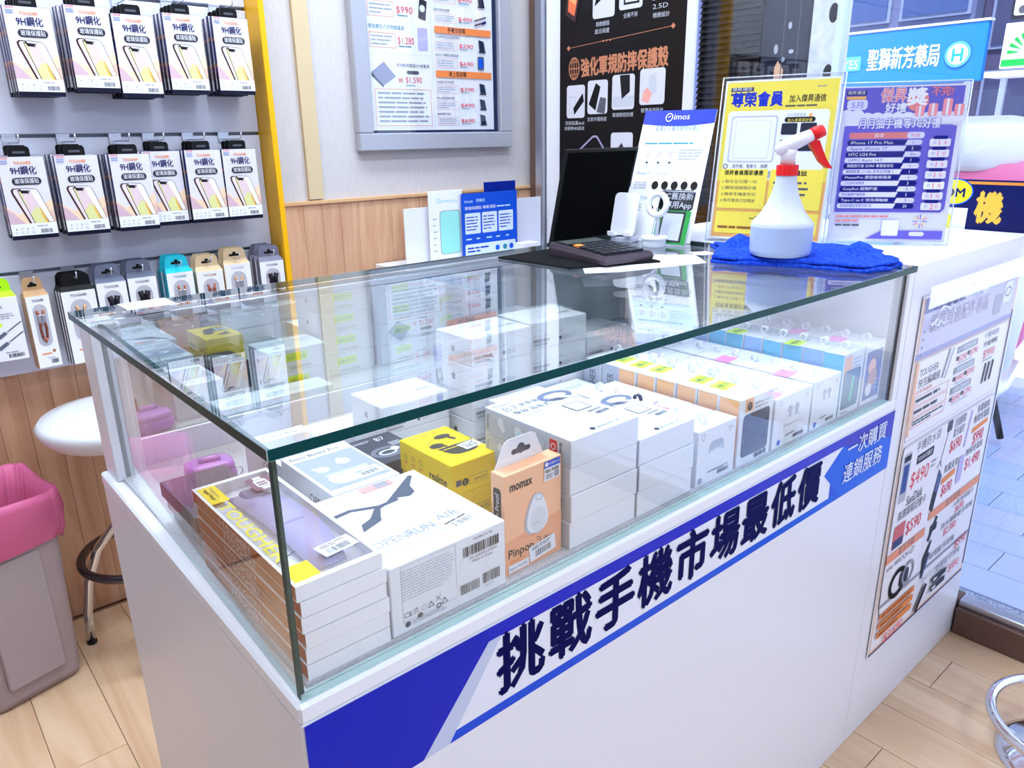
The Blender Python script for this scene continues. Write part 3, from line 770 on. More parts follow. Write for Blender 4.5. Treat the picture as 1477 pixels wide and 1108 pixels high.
    for k in range(3):
        c.r(.022, .082-.022*k, .165, .015, ORANGE); c.lines(.028, .085-.022*k, .15, .009, 1, mat('ink_brown', (150, 84, 50), .5), 70+k, .8)
    c.t('$3,690', .06, .012, .022, RED, w=.09)
    c.t('單耳藍牙耳機', .245, .13, .016, DGREY, w=.14); c.line(.215, .10, .24, .155, .012, NAVY); c.t('$590', .40, .10, .022, RED, w=.07)
    c.t('Opinion', .22, .085, .012, GREY, w=.06); c.t('勁爆藍牙耳機', .30, .078, .016, DGREY, w=.14)
    for k in range(2): c.rr(.29, .052-.022*k, .08, .015, INK, .003); c.rr(.298, .056-.022*k, .02, .007, CARD, .002)
    c.line(.215, .014, .255, .07, .016, INK); c.t('$490', .39, .04, .022, RED, w=.06)
    g.obj('print', t)
    # crumpled clear sleeve along the top
    g = G(); rnd = random.Random(3); SL = mat('sleeve_glint', (226, 232, 246), .12, .0, coat=1., spec=1.)
    for (xa, xb, za) in ((.03, .10, .70), (.05, .14, .725), (.12, .19, .735), (.17, .2, .75), (.01, .05, .705), (.23, .30, .735), (.30, .38, .745), (.38, .47, .742)):
        p = [(xa+(xb-xa)*k/6, -.009-.003*rnd.random(), za+rnd.uniform(-.006, .006)) for k in range(7)]
        g.tube(p, [.0006, .0018, .0024, .002, .0026, .0016, .0005], SL, 6)
    tag(g.obj('sleeve_crease', t), 'crumpled clear plastic creases')
    g = G(); g.box(-.004, -.0125, .735, .5, -.0112, .775, glass('sleeve_film', (.97, .97, 1.), .06, 2.)); g.obj('sleeve_flap', t)
price_poster()

# ================================================================== goods in the showcase
ZF = .7697
def carton(g, w, d, h, m, c=.0006, **k): g.box(0, 0, 0, w, d, h, m, c=c, **k)

# --- watch strap boxes, a stack of six in the near corner
def strap_box(first=True):
    w, d, h = .084, .250, .0150
    OR = mat('strap_box_orange', (176, 88, 22), .42, spec=.1); OW = mat('strap_box_white', (240, 240, 246), .35)
    g = G()
    g.box(0, 0, 0, w, d, .001, OW)
    g.box(0, 0, .001, w, .001, h, OW); g.box(0, d-.001, .001, w, d, h, OW)
    g.box(0, .001, .001, .001, d-.001, h, OW, l=OR); g.box(w-.001, .001, .001, w, d-.001, h, OW)
    g.box(.001, .001, h-.001, .003, d-.001, h, OW); g.box(w-.004, .001, h-.001, w-.001, d-.001, h, OW); g.box(.003, .001, h-.001, w-.004, .006, h, OW); g.box(.003, d-.006, h-.001, w-.004, d-.001, h, OW)
    o = g.obj('watch_strap_box', label='x', cat='box', group='stack of watch strap boxes in the near corner')
    g = G(); c = left(g, d)
    c.t('TOUGHER', .085, .0035, .0082, CARD, w=.062, bold=.06); c.r(.077, .0035, .0045, .009, LGREY); c.r(.150, .0035, .0045, .009, LGREY)
    g.obj('side_print', o)
    g = G(); g.box(.003, .006, h-.0011, w-.004, d-.006, h-.0006, glass('window_film', (.97, .97, 1.), .04)); g.obj('window', o)
    # band inside
    SM = mat('lilac_strap', (166, 160, 198), .5)
    g = G(); n = 12; vs = []; fs = []
    for i in range(n+1):
        t = i/n; y = .03+.19*t; z = .0035+.006*math.sin(PI*t)**.7; ww = .017+.006*math.sin(PI*t); cx = .047+.006*math.sin(PI*t*1.2)
        vs += [(cx-ww, y, z), (cx+ww, y, z), (cx-ww, y, z+.0022), (cx+ww, y, z+.0022)]
    for i in range(n):
        a, b = 4*i, 4*i+4; fs += [(a+2, a+3, b+3, b+2), (a, b, b+1, a+1), (a, a+2, b+2, b), (a+1, b+1, b+3, a+3)]
    fs += [(0, 1, 3, 2), (4*n, 4*n+2, 4*n+3, 4*n+1)]
    g.mesh(vs, fs, SM, True); g.box(.031, .115, .0085, .066, .125, .0135, SM, c=.002); g.box(.038, .198, .004, .062, .222, .0105, mat('strap_shade', (112, 108, 150), .5), c=.003)
    g.obj('strap', o)
    g = G(); c = Cv(g, (0, 0, h-.0055), (1, 0, 0), (0, 1, 0))
    c.r(.0015, .008, .017, d-.016, mat('strap_card_white', (236, 238, 248), .5)); c.r(.0015, .2, .017, .045, YEL); c.r(.0015, .008, .02, .03, YEL); 
    g.obj('card', o)
    return o
def strap_print(o, h=.0150):
    g = G(); c = top(g, h)
    c.r(.003, .198, .019, .046, YEL); c.r(.003, .006, .024, .028, YEL)
    c.t('TOUGHER', .0055, .192, .014, mat('label_yellow', (240, 226, 70), .4), w=.145, rot=-PI/2, bold=.06)
    c.t('Designed for', .014, .238, .0035, DGREY, w=.028, rot=-PI/2); c.t('Apple Watch', .008, .238, .004, INK, w=.03, rot=-PI/2, bold=.06)
    c.line(.004, .045, .026, .055, .0018, DGREY)
    PL = mat('plum_icon', (120, 84, 112), .45); c.rr(.050, .196, .026, .036, PL, .005); c.rr(.056, .204, .014, .020, CARD, .003); c.r(.0585, .197, .009, .006, CARD); c.r(.0585, .225, .009, .006, CARD); c.r(.058, .208, .010, .0035, PL); c.r(.058, .214, .010, .0035, PL)
    g.obj('window_print', o)
    g = G(); c = Cv(g, (.043, .026, h+.0001), (1, .12, 0), (-.12, 1, 0))
    c.r(0, 0, .036, .022, CARD); c.bars(.006, .003, .024, .009, INK, 5); c.lines(.004, .014, .028, .006, 2, DGREY, 9)
    tag(g.obj('price_label', o), 'white barcode price sticker')
sb = strap_box(); SBX = [(0, 0, 0), (.0025, .001, .003), (-.001, 0, -.004), (.002, .001, .002), (-.0015, -.0005, .004), (.001, .002, -.002)]
base_l = ['lowest', 'second lowest', 'third lowest', 'fourth', 'fifth', 'topmost']
SBL = ['orange-sided watch strap box, %s of the six stacked in the near corner' % b for b in base_l]
boxes = [sb]+[dup(sb, (0, 0, 0)) for _ in range(5)]
for i, o in enumerate(boxes):
    dx, dy, rz = SBX[i]; o.location = (.0175+abs(dx)*.5, .019+abs(dy), ZF+i*.0159); o.rotation_euler = (0, 0, 0); o['label'] = SBL[i]
    o.location.x += [.002, .0015, .003, .001, .002, 0][i]
boxes[-1]['label'] = 'topmost watch strap box with lilac strap under a clear window, orange side'
strap_print(boxes[-1])

# --- dark grey boxes behind the strap boxes
def dark_box(i):
    DK = mat('dark_grey_box', (44, 42, 50), .32); g = G(); w, d, h = .080, .125, .0185
    carton(g, w, d, h, DK, .0006, t=mat('dark_box_top', (96, 92, 110), .25))
    o = g.obj('accessory_box', loc=([.030, .024, .019][i], .278+[.004, .002, 0][i], ZF+i*.0188), label='dark grey flat accessory box, %s of three behind the strap boxes' % ['lowest', 'middle', 'topmost'][i], cat='box', group='dark grey boxes behind the strap boxes')
    g = G(); c = top(g, h); c.frame(.006, .01, .030, .108, .0007, DGREY); c.t('Apple iWatch', .028, .11, .005, DGREY, w=.05, rot=-PI/2); c.ring(.055, .08, .015, .001, DGREY); c.lines(.045, .02, .028, .02, 5, GREY, 3)
    g.obj('print', o)
for i in range(3): dark_box(i)

# --- purple transparent earphone case
def earcase():
    t = thing('earphone_case', 'translucent purple earphone case with a clasp, lying alone near the back left corner', 'case', (.103, .478, ZF), math.radians(-8))
    PM = mat('translucent_purple', (206, 128, 204), .12, coat=1., var=((176, 112, 214), 30, (1, 1, 1)), trans=.4)
    def shell(sx, sy, z0, z1, n=20, m=8):
        g = G(); vs = []; fs = []
        for i in range(m+1):
            f = -PI/2+PI*i/m
            r = abs(math.cos(f))**.55; z = (z0+z1)/2+(z1-z0)/2*math.copysign(abs(math.sin(f))**.75, math.sin(f))
            for k in range(n):
                a = 2*PI*k/n; vs.append((sx*r*math.copysign(abs(math.cos(a))**.6, math.cos(a)), sy*r*math.copysign(abs(math.sin(a))**.6, math.sin(a)), z))
        for i in range(m):
            for k in range(n): fs.append((i*n+k, i*n+(k+1) % n, (i+1)*n+(k+1) % n, (i+1)*n+k))
        g.mesh(vs, fs, PM, True); return g
    shell(.034, .026, 0, .030).obj('shell', t)
    shell(.0325, .0245, .017, .037).obj('lid', t)
    g = G(); g.tube([(-.014, -.006, .0385), (.014, -.006, .0385)], .0052, PM, 10); g.obj('clasp', t)
    g = G(); g.tube([(0, -.027, .012), (0, -.0255, .024), (0, -.018, .034)], .0012, mat('purple_seam', (130, 70, 150), .3), 6); g.obj('seam', t)
    g = G(); pts = [(.036+.006*math.cos(a), -.004, .012+.006*math.sin(a)) for a in [2*PI*k/14 for k in range(14)]]; g.tube(pts, .001, CHROME, 6, closed=True); g.obj('ring', t)
earcase()

# --- bone conduction headphone box
def openrun():
    w, d, h = .140, .168, .0755; g = G(); carton(g, w, d, h, CARD, .001)
    o = g.obj('headphone_box', loc=(.1065, .019, ZF), label='large white box with a picture of bone conduction headphones', cat='box')
    g = G(); c = top(g, h); SB = mat('slate_print', (70, 84, 108), .5)
    c.poly([(.05, .105), (.072, .118), (.125, .158), (.129, .155), (.112, .134), (.108, .118), (.098, .112), (.085, .118)], SB)
    c.poly([(.0, .125), (.03, .128), (.06, .116), (.085, .118), (.083, .112), (.058, .110), (.03, .122), (0, .118)], SB)
    c.poly([(.018, .075), (.045, .085), (.049, .093), (.06, .112), (.052, .112), (.038, .096), (.024, .09)], SB)
    c.t('OPEN', .010, .037, .013, mat('soft_slate', (158, 166, 182), .5), w=.038); c.t('RUN', .050, .037, .013, mat('soft_slate'), w=.030, bold=.06); c.t('AIR', .088, .044, .013, mat('soft_slate'), w=.028)
    c.t('BONE CONDUCTION SPORTS HEADPHONES', .016, .025, .005, LGREY, w=.09)
    c.rr(.062, .151, .040, .014, mat('pale_red', (232, 160, 160), .5), .003); c.rr(.080, .1525, .017, .011, GREY, .002)
    g.obj('top_print', o)
    g = G(); c = front(g, w, h)
    c.lines(.012, .034, .062, .034, 11, LGREY, 4, .35); c.frame(.012, .012, .064, .060, .0004, LGREY)
    c.t('CE', .013, .0165, .0055, DGREY, w=.009); c.t('UK', .024, .020, .003, DGREY); c.t('CA', .024, .0165, .003, DGREY); c.ring(.036, .019, .003, .0005, GREY); 
    for a, b in ((.044, .016), (.060, .0135)):
        c.line(a-.0035, b, a+.0035, b, .0007, DGREY); c.line(a-.0035, b, a, b+.006, .0007, DGREY); c.line(a+.0035, b, a, b+.006, .0007, DGREY)
    c.line(.050, .019, .056, .025, .0007, GREY); c.line(.056, .019, .050, .025, .0007, GREY); c.ring(.053, .0135, .0028, .001, DGREY)
    c.circ(.0165, .009, .003, mat('globe_dark', (46, 60, 100), .5)); c.circ(.031, .0125, .003, DGREY); c.lines(.022, .006, .04, .005, 2, LGREY, 8)
    c.t('OpenRun Air GB', .098, .0685, .0028, DGREY, w=.024)
    c.bars(.085, .053, .046, .011, INK, 3); c.t('S/N: X0B3DK12345001', .092, .0485, .0028, DGREY, w=.036); c.t('Made in China', .096, .044, .003, DGREY, w=.026)
    c.bars(.080, .012, .024, .011, DGREY, 11); c.bars(.109, .0135, .022, .012, DGREY, 12); c.lines(.110, .009, .016, .002, 1, LGREY, 5)
    g.obj('front_print', o)
    g = G(); c = Cv(g, (.086, .018, h+.0001), (1, .16, 0), (-.16, 1, 0)); c.r(0, 0, .045, .020, mat('price_sticker', (244, 244, 248), .4)); c.bars(.009, .003, .030, .008, INK, 7); c.lines(.004, .013, .036, .004, 1, DGREY, 5, .7)
    g.obj('price_label', o)
openrun()

def enco():
    w, d, h = .088, .135, .074; g = G(); carton(g, w, d, h, CARD)
    o = g.obj('earphone_box', loc=(.1425, .192, ZF), label='white box with grey-blue earbud picture, behind the headphone box', cat='box')
    g = G(); c = top(g, h); BG_ = mat('grey_blue_photo', (160, 168, 192), .5)
    c.r(.004, .012, w-.008, .098, BG_); c.rr(.016, .02, .058, .032, mat('earbud_white', (226, 228, 238), .5), .015); c.rr(.016, .048, .058, .006, LGREY, .003)
    c.circ(.024, .070, .008, CARD2); c.line(.024, .066, .014, .080, .005, CARD2); c.circ(.055, .078, .009, CARD2); c.line(.055, .074, .053, .090, .006, CARD)
    c.t('Enco Buds3 Pro', .006, .117, .009, DGREY, w=.066)
    c.poly([(.02, .129), (.032, .129), (.026, .134)], LGREY)
    g.obj('top_print', o)
    g = G(); c = Cv(g, (.048, .018, h+.0001), (1, .1, 0), (-.1, 1, 0)); c.r(0, 0, .034, .022, CARD); c.bars(.006, .004, .024, .009, INK, 8); c.lines(.003, .015, .028, .005, 2, DGREY, 5)
    g.obj('price_label', o)
    g = G(); c = left(g, d); c.t('OPPO', .075, .045, .012, DGREY, w=.04); g.obj('side_print', o)
enco()
def enco2():
    w, d, h = .085, .12, .058; g = G(); carton(g, w, d, h, CARD2)
    o = g.obj('earphone_box', loc=(.148, .34, ZF), label='white box with dark wordmark on its side, between the purple case and mirror', cat='box')
    g = G(); c = top(g, h); c.r(.006, .01, w-.012, .08, mat('grey_blue_photo', (160, 168, 192), .5)); c.t('Buds3 Pro', .02, .1, .008, DGREY, w=.05); g.obj('top_print', o)
    g = G(); c = left(g, d); c.t('OPPO', .06, .035, .012, DGREY, w=.045); g.obj('side_print', o)
enco2()
def b7dark():
    w, d, h = .076, .094, .053; g = G(); DB = mat('dark_photo_box', (52, 58, 76), .35); carton(g, w, d, h, DB)
    o = g.obj('earphone_box', loc=(.243, .268, ZF), label='dark slate box with earhook picture, behind the yellow boxes', cat='box')
    g = G(); c = top(g, h); c.ring(.036, .032, .024, .007, mat('smoke_grey', (104, 110, 128), .4), .018); c.ring(.036, .03, .014, .004, LGREY, .009); c.circ(.05, .036, .006, CARD2)
    c.t('B7', .044, .072, .012, CARD2, w=.014); c.lines(.012, .076, .028, .007, 2, LGREY, 4); c.lines(.052, .045, .018, .014, 3, LGREY, 5)
    g.obj('top_print', o)
b7dark()

def realme(i):
    w, d, h = .073, .112, .0402; YB = mat('bright_yellow_card', (252, 214, 6), .4)
    g = G(); carton(g, w, d, h, YB)
    o = g.obj('earphone_box', loc=(.277+.002*(1-i), .153, ZF+.0002+i*.0404), label=['lower of two bright yellow earphone boxes, mostly hidden', 'upper bright yellow earphone box with black earbuds printed on top'][i], cat='box', group='bright yellow earphone boxes')
    g = G(); c = top(g, h); KK = mat('charcoal_print', (52, 50, 48), .4)
    c.t('realme Buds T200 Lite', .008, .100, .0055, DGREY, w=.055)
    c.poly([(.044+.026*math.copysign(abs(math.cos(a))**.6, math.cos(a)), .052+.030*math.sin(a)) for a in [PI+PI*k/14 for k in range(15)]], KK); c.line(.018, .045, .070, .045, .0015, YEL)
    c.circ(.024, .062, .010, KK, .008); c.line(.026, .060, .034, .054, .005, KK); c.circ(.047, .084, .012, KK, .007); c.line(.050, .083, .056, .066, .006, KK)
    c.ring(.043, .06, .030, .0008, KK, .024)
    g.obj('top_print', o)
    g = G(); c = left(g, d)
    c.t('realme', .066, .010, .011, INK, w=.036, bold=.04)
    for k in range(3): c.ring(.014+.017*k, .022+.001*k, .0035, .0006, DGREY); c.lines(.009+.017*k, .011, .010, .006, 2, ORANGE, k)
    g.obj('side_print', o)
    g = G(); c = front(g, w, h); c.frame(.026, .009, .028, .010, .0004, DGREY); c.circ(.020, .014, .005, INK); c.t('2', .018, .0115, .005, YEL); c.rr(.006, .011, .008, .008, DGREY, .001); c.t('realme life', .033, .012, .004, DGREY, w=.019)
    g.obj('front_print', o)
    if i: 
        g = G(); c = Cv(g, (.046, .028, h+.0001), (1, .1, 0), (-.1, 1, 0)); c.r(0, 0, .026, .020, CARD); c.bars(.004, .003, .018, .007, INK, 9); c.lines(.003, .012, .02, .005, 2, DGREY, 5); g.obj('price_label', o)
for i in (0, 1): realme(i)

def momax():
    w, d, h = .085, .021, .118; OB = mat('apricot_card', (246, 186, 148), .42)
    g = G(); carton(g, w, d, h, OB)
    o = g.obj('tracker_box', loc=(.2535, .028, ZF), rz=math.radians(1.5), label='upright apricot box with white tracker tag picture and hang tab', cat='box')
    g = G(); P = [(.004, .0), (.075, .0), (.064, .026), (.058, .029), (.024, .029), (.018, .026)]
    TW = mat('tab_white', (234, 236, 244), .4)
    g.prism([(x, d-.002, h+z) for x, z in P], (0, .0008, 0), TW)
    g.obj('hang_tab', o)
    g = G(); c = Cv(g, (0, d-.002, h), (1, 0, 0), (0, 0, 1)); c.rr(.028, .010, .028, .006, DGREY); c.circ(.042, .015, .006, DGREY); g.obj('hang_hole', o)
    g = G(); c = front(g, w, h)
    c.poly([(0, .0), (w, 0), (w, .052), (0, .040)], mat('deep_apricot', (238, 166, 128), .42))
    c.t('momax', .008, .098, .011, INK, w=.032, bold=.07)
    # tag
    GT = mat('tag_shadow', (176, 180, 194), .45); TW2 = mat('tag_white', (226, 230, 238), .4)
    def egg(cx, cy, k, m, kk=1.): c.poly([(cx+k*.0165*math.sin(a)*(1-.32*math.cos(a)*.9), cy+k*(.021*math.cos(a)+(.008 if math.cos(a) > 0 else 0)*math.cos(a))) for a in [2*PI*i/28 for i in range(28)]], m)
    egg(.0455, .056, 1.0, GT); egg(.048, .0565, .95, TW2); c.ring(.0505, .079, .006, .0012, GT, .004); c.circ(.049, .052, .0125, mat('tag_face', (214, 218, 228), .4), .015); c.lines(.041, .047, .016, .003, 1, LGREY, 3)
    c.poly([(.020, .040), (.044, .034), (.044, .037)], SALMON)
    c.t('Pinpop', -.0035+.008, .020, .0105, INK, w=.037, bold=.03); c.t('2', .046, .027, .005, INK); c.t('Lite', .051, .020, .0105, DGREY, w=.019)
    c.lines(.006, .013, .024, .004, 1, ORANGE, 6); c.r(.004, .002, .03, .009, CARD); c.t('Apple Find My', .005, .005, .0035, DGREY, w=.026)
    c.r(.058, .094, .024, .023, CARD); c.r(.058, .109, .024, .008, BLUE2); c.circ(.0615, .113, .0026, CARD); c.t('台灣總代理', .065, .1115, .003, CARD, w=.016); c.t('商品1年保固', .0595, .103, .004, INK, w=.020, bold=.05); c.rr(.073, .0955, .007, .007, GREY, .0008); c.lines(.060, .0955, .012, .006, 3, DGREY, 2)
    g.obj('front_print', o)
    g = G(); c = Cv(g, (.032, .003, 0), (1, 0, .10), (-.10, 0, 1), .0006); c.o = Vector((.036, -.0002, .003)); c.r(0, 0, .040, .019, CARD); c.bars(.008, .003, .026, .008, INK, 14); c.lines(.004, .0125, .03, .005, 2, DGREY, 5); g.obj('price_label', o)
    g = G(); c = left(g, d); c.rr(.004, .052, .012, .05, INK, .004); c.t('Lost Proof', .0125, .058, .006, CARD, w=.038, rot=PI/2); c.rr(.004, .040, .012, .060, MBLACK, .0005) if False else None; c.circ(.010, .033, .004, INK); c.circ(.010, .0315, .0025, OB)
    g.obj('side_print', o)
    g = G(); c = top(g, h); c.lines(.006, .003, .07, .012, 4, SALMON, 3, .3); g.obj('top_print', o)
momax()

# --- two stacks of white boxes with the earhook picture
def b7_box(w, d, h, name, lab, grp, pr=True):
    g = G(); carton(g, w, d, h, CARD, .0008)
    o = g.obj(name, label=lab, cat='box', group=grp)
    g = G(); c = left(g, d); SG = mat('silver_print', (196, 200, 212), .35)
    c.r(.001, .001, d-.002, h-.002, SG); c.circ(.03, h*.62, h*.17, CARD); c.line(.03, h*.55, .036, h*.3, h*.22, CARD); c.circ(.062, h*.52, h*.2, CARD); c.line(.062, h*.5, .068, h*.3, h*.2, PALEBLUE); c.ring(.1, h*.5, h*.3, h*.08, LGREY)
    c.t('METAL', .008, h*.2, .004, DGREY, w=h*.6, rot=PI/2); c.r(d-.034, h*.3, .012, h*.5, mat('seal_red', (220, 66, 62), .4)); c.ring(d-.028, h*.55, .004, .0012, CARD); c.t('真無線', d-.014, h*.25, .004, DGREY, w=h*.55, rot=PI/2)
    g.obj('side_print', o)
    return o
def b7_top(o, w, d, h, lab=True):
    g = G(); c = top(g, h)
    c.t('B7', .008, d-.034, .014, GREY, w=.022, bold=.04); c.t('氣骨傳導', .034, d-.031, .010, GREY, w=.040, bold=.02); c.t('擊殺·耳掛式', .010, d-.050, .010, DGREY, w=.058); c.lines(.016, d-.060, .048, .006, 1, LGREY, 4); c.t('Monster', .004, d-.014, .0055, DGREY, w=.03)
    GB = mat('earhook_blue_grey', (112, 120, 150), .4)
    c.ring(w*.80, d-.030, .026, .008, GB, .017); c.poly([(w*.66, d-.042), (w*.78, d-.048), (w*.82, d-.036), (w*.70, d-.030)], mat('earhook_dark', (74, 80, 98), .4))
    c.line(w*.72, d-.030, w*.97, d-.050, .006, CARD); c.circ(w*.72, d-.030, .007, CARD2); c.circ(w*.97, d-.050, .004, CARD2)
    c.poly([(w*.62, d*.40), (w*.86, d*.40), (w*.86, d*.58), (w*.62, d*.58)], mat('mauve_screen', (206, 200, 226), .4)); c.frame(w*.62, d*.40, w*.24, d*.18, .0012, DGREY)
    c.t('Bluetooth 5.4', .030+.02, .006, .0065, DGREY, w=.036); c.circ(.043, .009, .0035, INK)
    g.obj('top_print', o)
    g = G(); c = Cv(g, (w*.70, .034, h+.0001), (1, .05, 0), (-.05, 1, 0)); c.bars(.004, .003, .024, .008, DGREY, 14); c.lines(.0, .014, .026, .005, 2, DGREY, 5); g.obj('price_label', o)
w7, d7, h7 = .113, .150, .0333
a = b7_box(w7, d7, h7, 'earphone_box', 'x', 'nearer stack of white earhook boxes')
st1 = [a]+[dup(a, (0, 0, 0)) for _ in range(3)]
for i, o in enumerate(st1):
    o.location = (.3435+[.0, .001, .0005, 0][i], .020+[.001, 0, .0015, 0][i], ZF+i*.0340); o['label'] = 'white earhook box, %s of the stack of four beside the apricot box' % ['lowest', 'second', 'third', 'topmost'][i]
b7_top(st1[3], w7, d7, h7)
a = b7_box(.109, .145, .0340, 'earphone_box', 'x', 'farther stack of white earhook boxes')
st2 = [a]+[dup(a, (0, 0, 0)) for _ in range(2)]
for i, o in enumerate(st2):
    o.location = (.4595+[.0, .001, 0][i], .019+[.001, .0, .001][i], ZF+i*.0347); o['label'] = 'white earhook box, %s of the shorter stack of three' % ['lowest', 'middle', 'topmost'][i]
b7_top(st2[2], .109, .145, .0340)

# --- rows of upright case boxes; every one carries a clear hang ring
RINGM = mat('hang_ring', (238, 240, 250), .12, coat=1.)
RINGB = mat('hang_ring_black', (30, 30, 60), .25)
def hang_ring(o, x, y, z, m=None):
    g = G(); g.tube([(x-.003, y, z+.0068), (x+.003, y, z+.0068)], .0070, m or RINGM, 16, caps=False)
    g.tube([(x-.003, y, z+.0068), (x+.003, y, z+.0068)], .0048, m or RINGM, 16, caps=False)
    for xx in (-.003, .003):
        n = 16
        for k in range(n):
            p, q = 2*PI*k/n, 2*PI*(k+1)/n
            g.face([(x+xx, y+r_*math.cos(t_), z+.0068+r_*math.sin(t_)) for r_, t_ in ((.0070, p), (.0070, q), (.0048, q), (.0048, p))], m or RINGM)
    g.box(x-.005, y-.003, z, x+.005, y+.003, z+.0008, m or RINGM)
    return g.obj('hang_ring', o)
def row_box(name, w, d, h, m, lab, grp, paint, side=None):
    g = G(); carton(g, w, d, h, m); o = g.obj(name, label=lab, cat='box', group=grp)
    g = G(); c = front(g, w, h); paint(c, w, h); g.obj('front_print', o)
    if side:
        g = G(); c = left(g, d); side(c, d, h); g.obj('side_print', o)
    return o
def p_case(c, w, h):
    AS = mat('case_picture', (226, 228, 236), .4)
    c.rr(w*.28, h*.26, w*.42, h*.40, AS, w*.12); c.rr(w*.30, h*.46, w*.38, h*.28, mat('case_shadow', (176, 184, 200), .4), w*.1); c.rr(w*.28, h*.24, w*.40, h*.34, CARD, w*.13); c.line(w*.28, h*.20, w*.52, h*.20, .0015, INK)
    c.poly([(w*.32, h*.6), (w*.4, h*.56), (w*.48, h*.62), (w*.56, h*.57), (w*.64, h*.64), (w*.64, h*.58), (w*.32, h*.55)], PALEBLUE)
    c.ring(w*.13, h*.88, .004, .001, GREY, .005); c.lines(w*.78, h*.8, w*.14, h*.1, 3, LGREY, 3); c.circ(w*.1, h*.1, .0045, GREY); c.lines(w*.05, h*.03, w*.3, h*.03, 1, LGREY, 4)
    c.bars(w*.55, h*.09, w*.30, h*.07, INK, 6); c.lines(w*.52, h*.17, w*.34, h*.05, 2, DGREY, 3)
def p_buds(c, w, h):
    BS = mat('bud_picture', (178, 184, 200), .3)
    c.rr(w*.28, h*.22, w*.46, h*.36, CARD2, w*.14); c.rr(w*.29, h*.23, w*.44, h*.33, CARD, w*.13)
    for a in (.42, .60): c.circ(w*a, h*.70, w*.07, BS, h*.07); c.line(w*a, h*.70, w*(a+.01), h*.54, w*.06, BS); c.circ(w*a-.002, h*.74, w*.012, INK)
    c.line(w*.34, h*.18, w*.58, h*.20, .0016, INK); c.bars(w*.56, h*.07, w*.30, h*.07, INK, 16); c.ring(w*.15, h*.88, .004, .001, LGREY); c.circ(w*.17, h*.1, .0045, BLUE2); c.lines(w*.8, h*.8, w*.12, h*.12, 3, LGREY, 3)
def p_tough(c, w, h):
    c.r(w*.14, h*.80, w*.24, h*.19, mat('apricot_print', (238, 168, 110), .4)); c.circ(w*.27, h*.87, w*.075, INK); c.t('T', w*.27, h*.845, h*.06, ORANGE, align='c')
    c.t('AirPods Case', w*.42, h*.86, h*.045, DGREY, w=w*.45); c.lines(w*.42, h*.80, w*.42, h*.04, 1, GREY, 2); c.rr(w*.78, h*.91, w*.16, h*.06, mat('pale_pink', (248, 206, 226), .4), .002)
    c.rr(w*.10, h*.12, w*.80, h*.64, mat('case_window', (34, 44, 66), .15, coat=.6), .007); c.rr(w*.2, h*.2, w*.6, h*.5, mat('case_navy', (58, 72, 104), .3), .012)
    c.bars(w*.52, h*.035, w*.36, h*.075, INK, 26)
def s_orange(c, d, h):
    c.r(.0015, .0015, d-.004, h-.003, mat('apricot_side', (246, 186, 122), .42)); c.ring(d*.5, h*.40, d*.27, .0012, mat('ink_umber', (150, 96, 50), .5)); c.ring(d*.5, h*.40, d*.17, .0008, mat('ink_umber'))
def s_grey(c, d, h):
    c.r(.0005, .0015, d-.001, h-.003, mat('grey_side', (176, 180, 194), .42)); c.t('TOUGHER', d*.70, h*.25, d*.38, DGREY, w=h*.6, rot=PI/2, bold=.03)
def p_teal(c, w, h):
    c.r(w*.06, h*.55, w*.35, h*.40, PEACH); c.lines(w*.45, h*.6, w*.45, h*.3, 5, LGREY, 3)
    c.rr(w*.07, h*.10, w*.84, h*.62, mat('teal_window', (30, 92, 118), .12, coat=.8), .006); c.line(w*.5, h*.2, w*.56, h*.6, .005, mat('mint_glint', (90, 220, 180), .3)); c.lines(w*.1, h*.02, w*.5, h*.05, 1, GREY, 3)
def p_dog(c, w, h):
    c.r(w*.08, h*.08, w*.84, h*.80, mat('violet_photo', (112, 116, 168), .3)); c.circ(w*.42, h*.62, w*.2, PEACH); c.circ(w*.5, h*.42, w*.24, mat('tan_photo', (206, 158, 128), .4)); c.circ(w*.36, h*.24, w*.16, CARD); c.lines(w*.6, h*.2, w*.24, h*.2, 3, LGREY, 3)
def s_blue(c, d, h):
    c.r(.0008, .0015, d-.0016, h-.003, mat('sky_side', (96, 186, 226), .42)); c.ring(d*.5, h*.40, d*.27, .0012, TEAL)
def s_blue2(c, d, h):
    c.r(.0008, .0015, d-.0016, h-.003, mat('periwinkle_side', (140, 176, 226), .42)); c.ring(d*.5, h*.40, d*.27, .0012, TEAL)
def note(o, x, y, z, w, h, m, txt=None, rz=0.):
    g = G(); g.box(0, 0, 0, w, h, .0004, m); c = Cv(g, (0, 0, .0004), (1, 0, 0), (0, 1, 0))
    if txt: c.t(txt, w*.12, h*.25, h*.42, INK, w=w*.76)
    n_ = g.obj('note', o, loc=(x, y, z+.0001), rz=rz); return n_
PNOTE = mat('pink_note', (255, 130, 222), .5)
def do_row(n, xf, y0, step, w, d, h, mk, rowname, ringx=.33, notes=None, nm=None, black=None, pat='%s box from the front glass in the row of %s', jx=0.):
    grp = rowname+' row'; protos = {}
    for i in range(n):
        key = mk(i)
        lab = '%s box, %s from the front glass' % (rowname, 'nearest' if i == 0 else ORD[i] if i < len(ORD) else 'last')
        if key[0] not in protos:
            o = row_box('earphone_case_box', w, d, h, CARD, lab, grp, key[1], key[2]); protos[key[0]] = o
            ring_o = None
        else: o = dup(protos[key[0]], (0, 0, 0), 0, lab)
        for ch in list(o.children):
            if ch.name.split('.')[0] in ('hang_ring', 'note'): D.objects.remove(ch)
        o.location = (xf+random.Random(i*7+n).uniform(-.0015, .0015)+jx*i, y0+step*i, ZF); o['label'] = lab
        rows.append((o, w, d, h, i, ringx, notes, nm, black))
rows = []
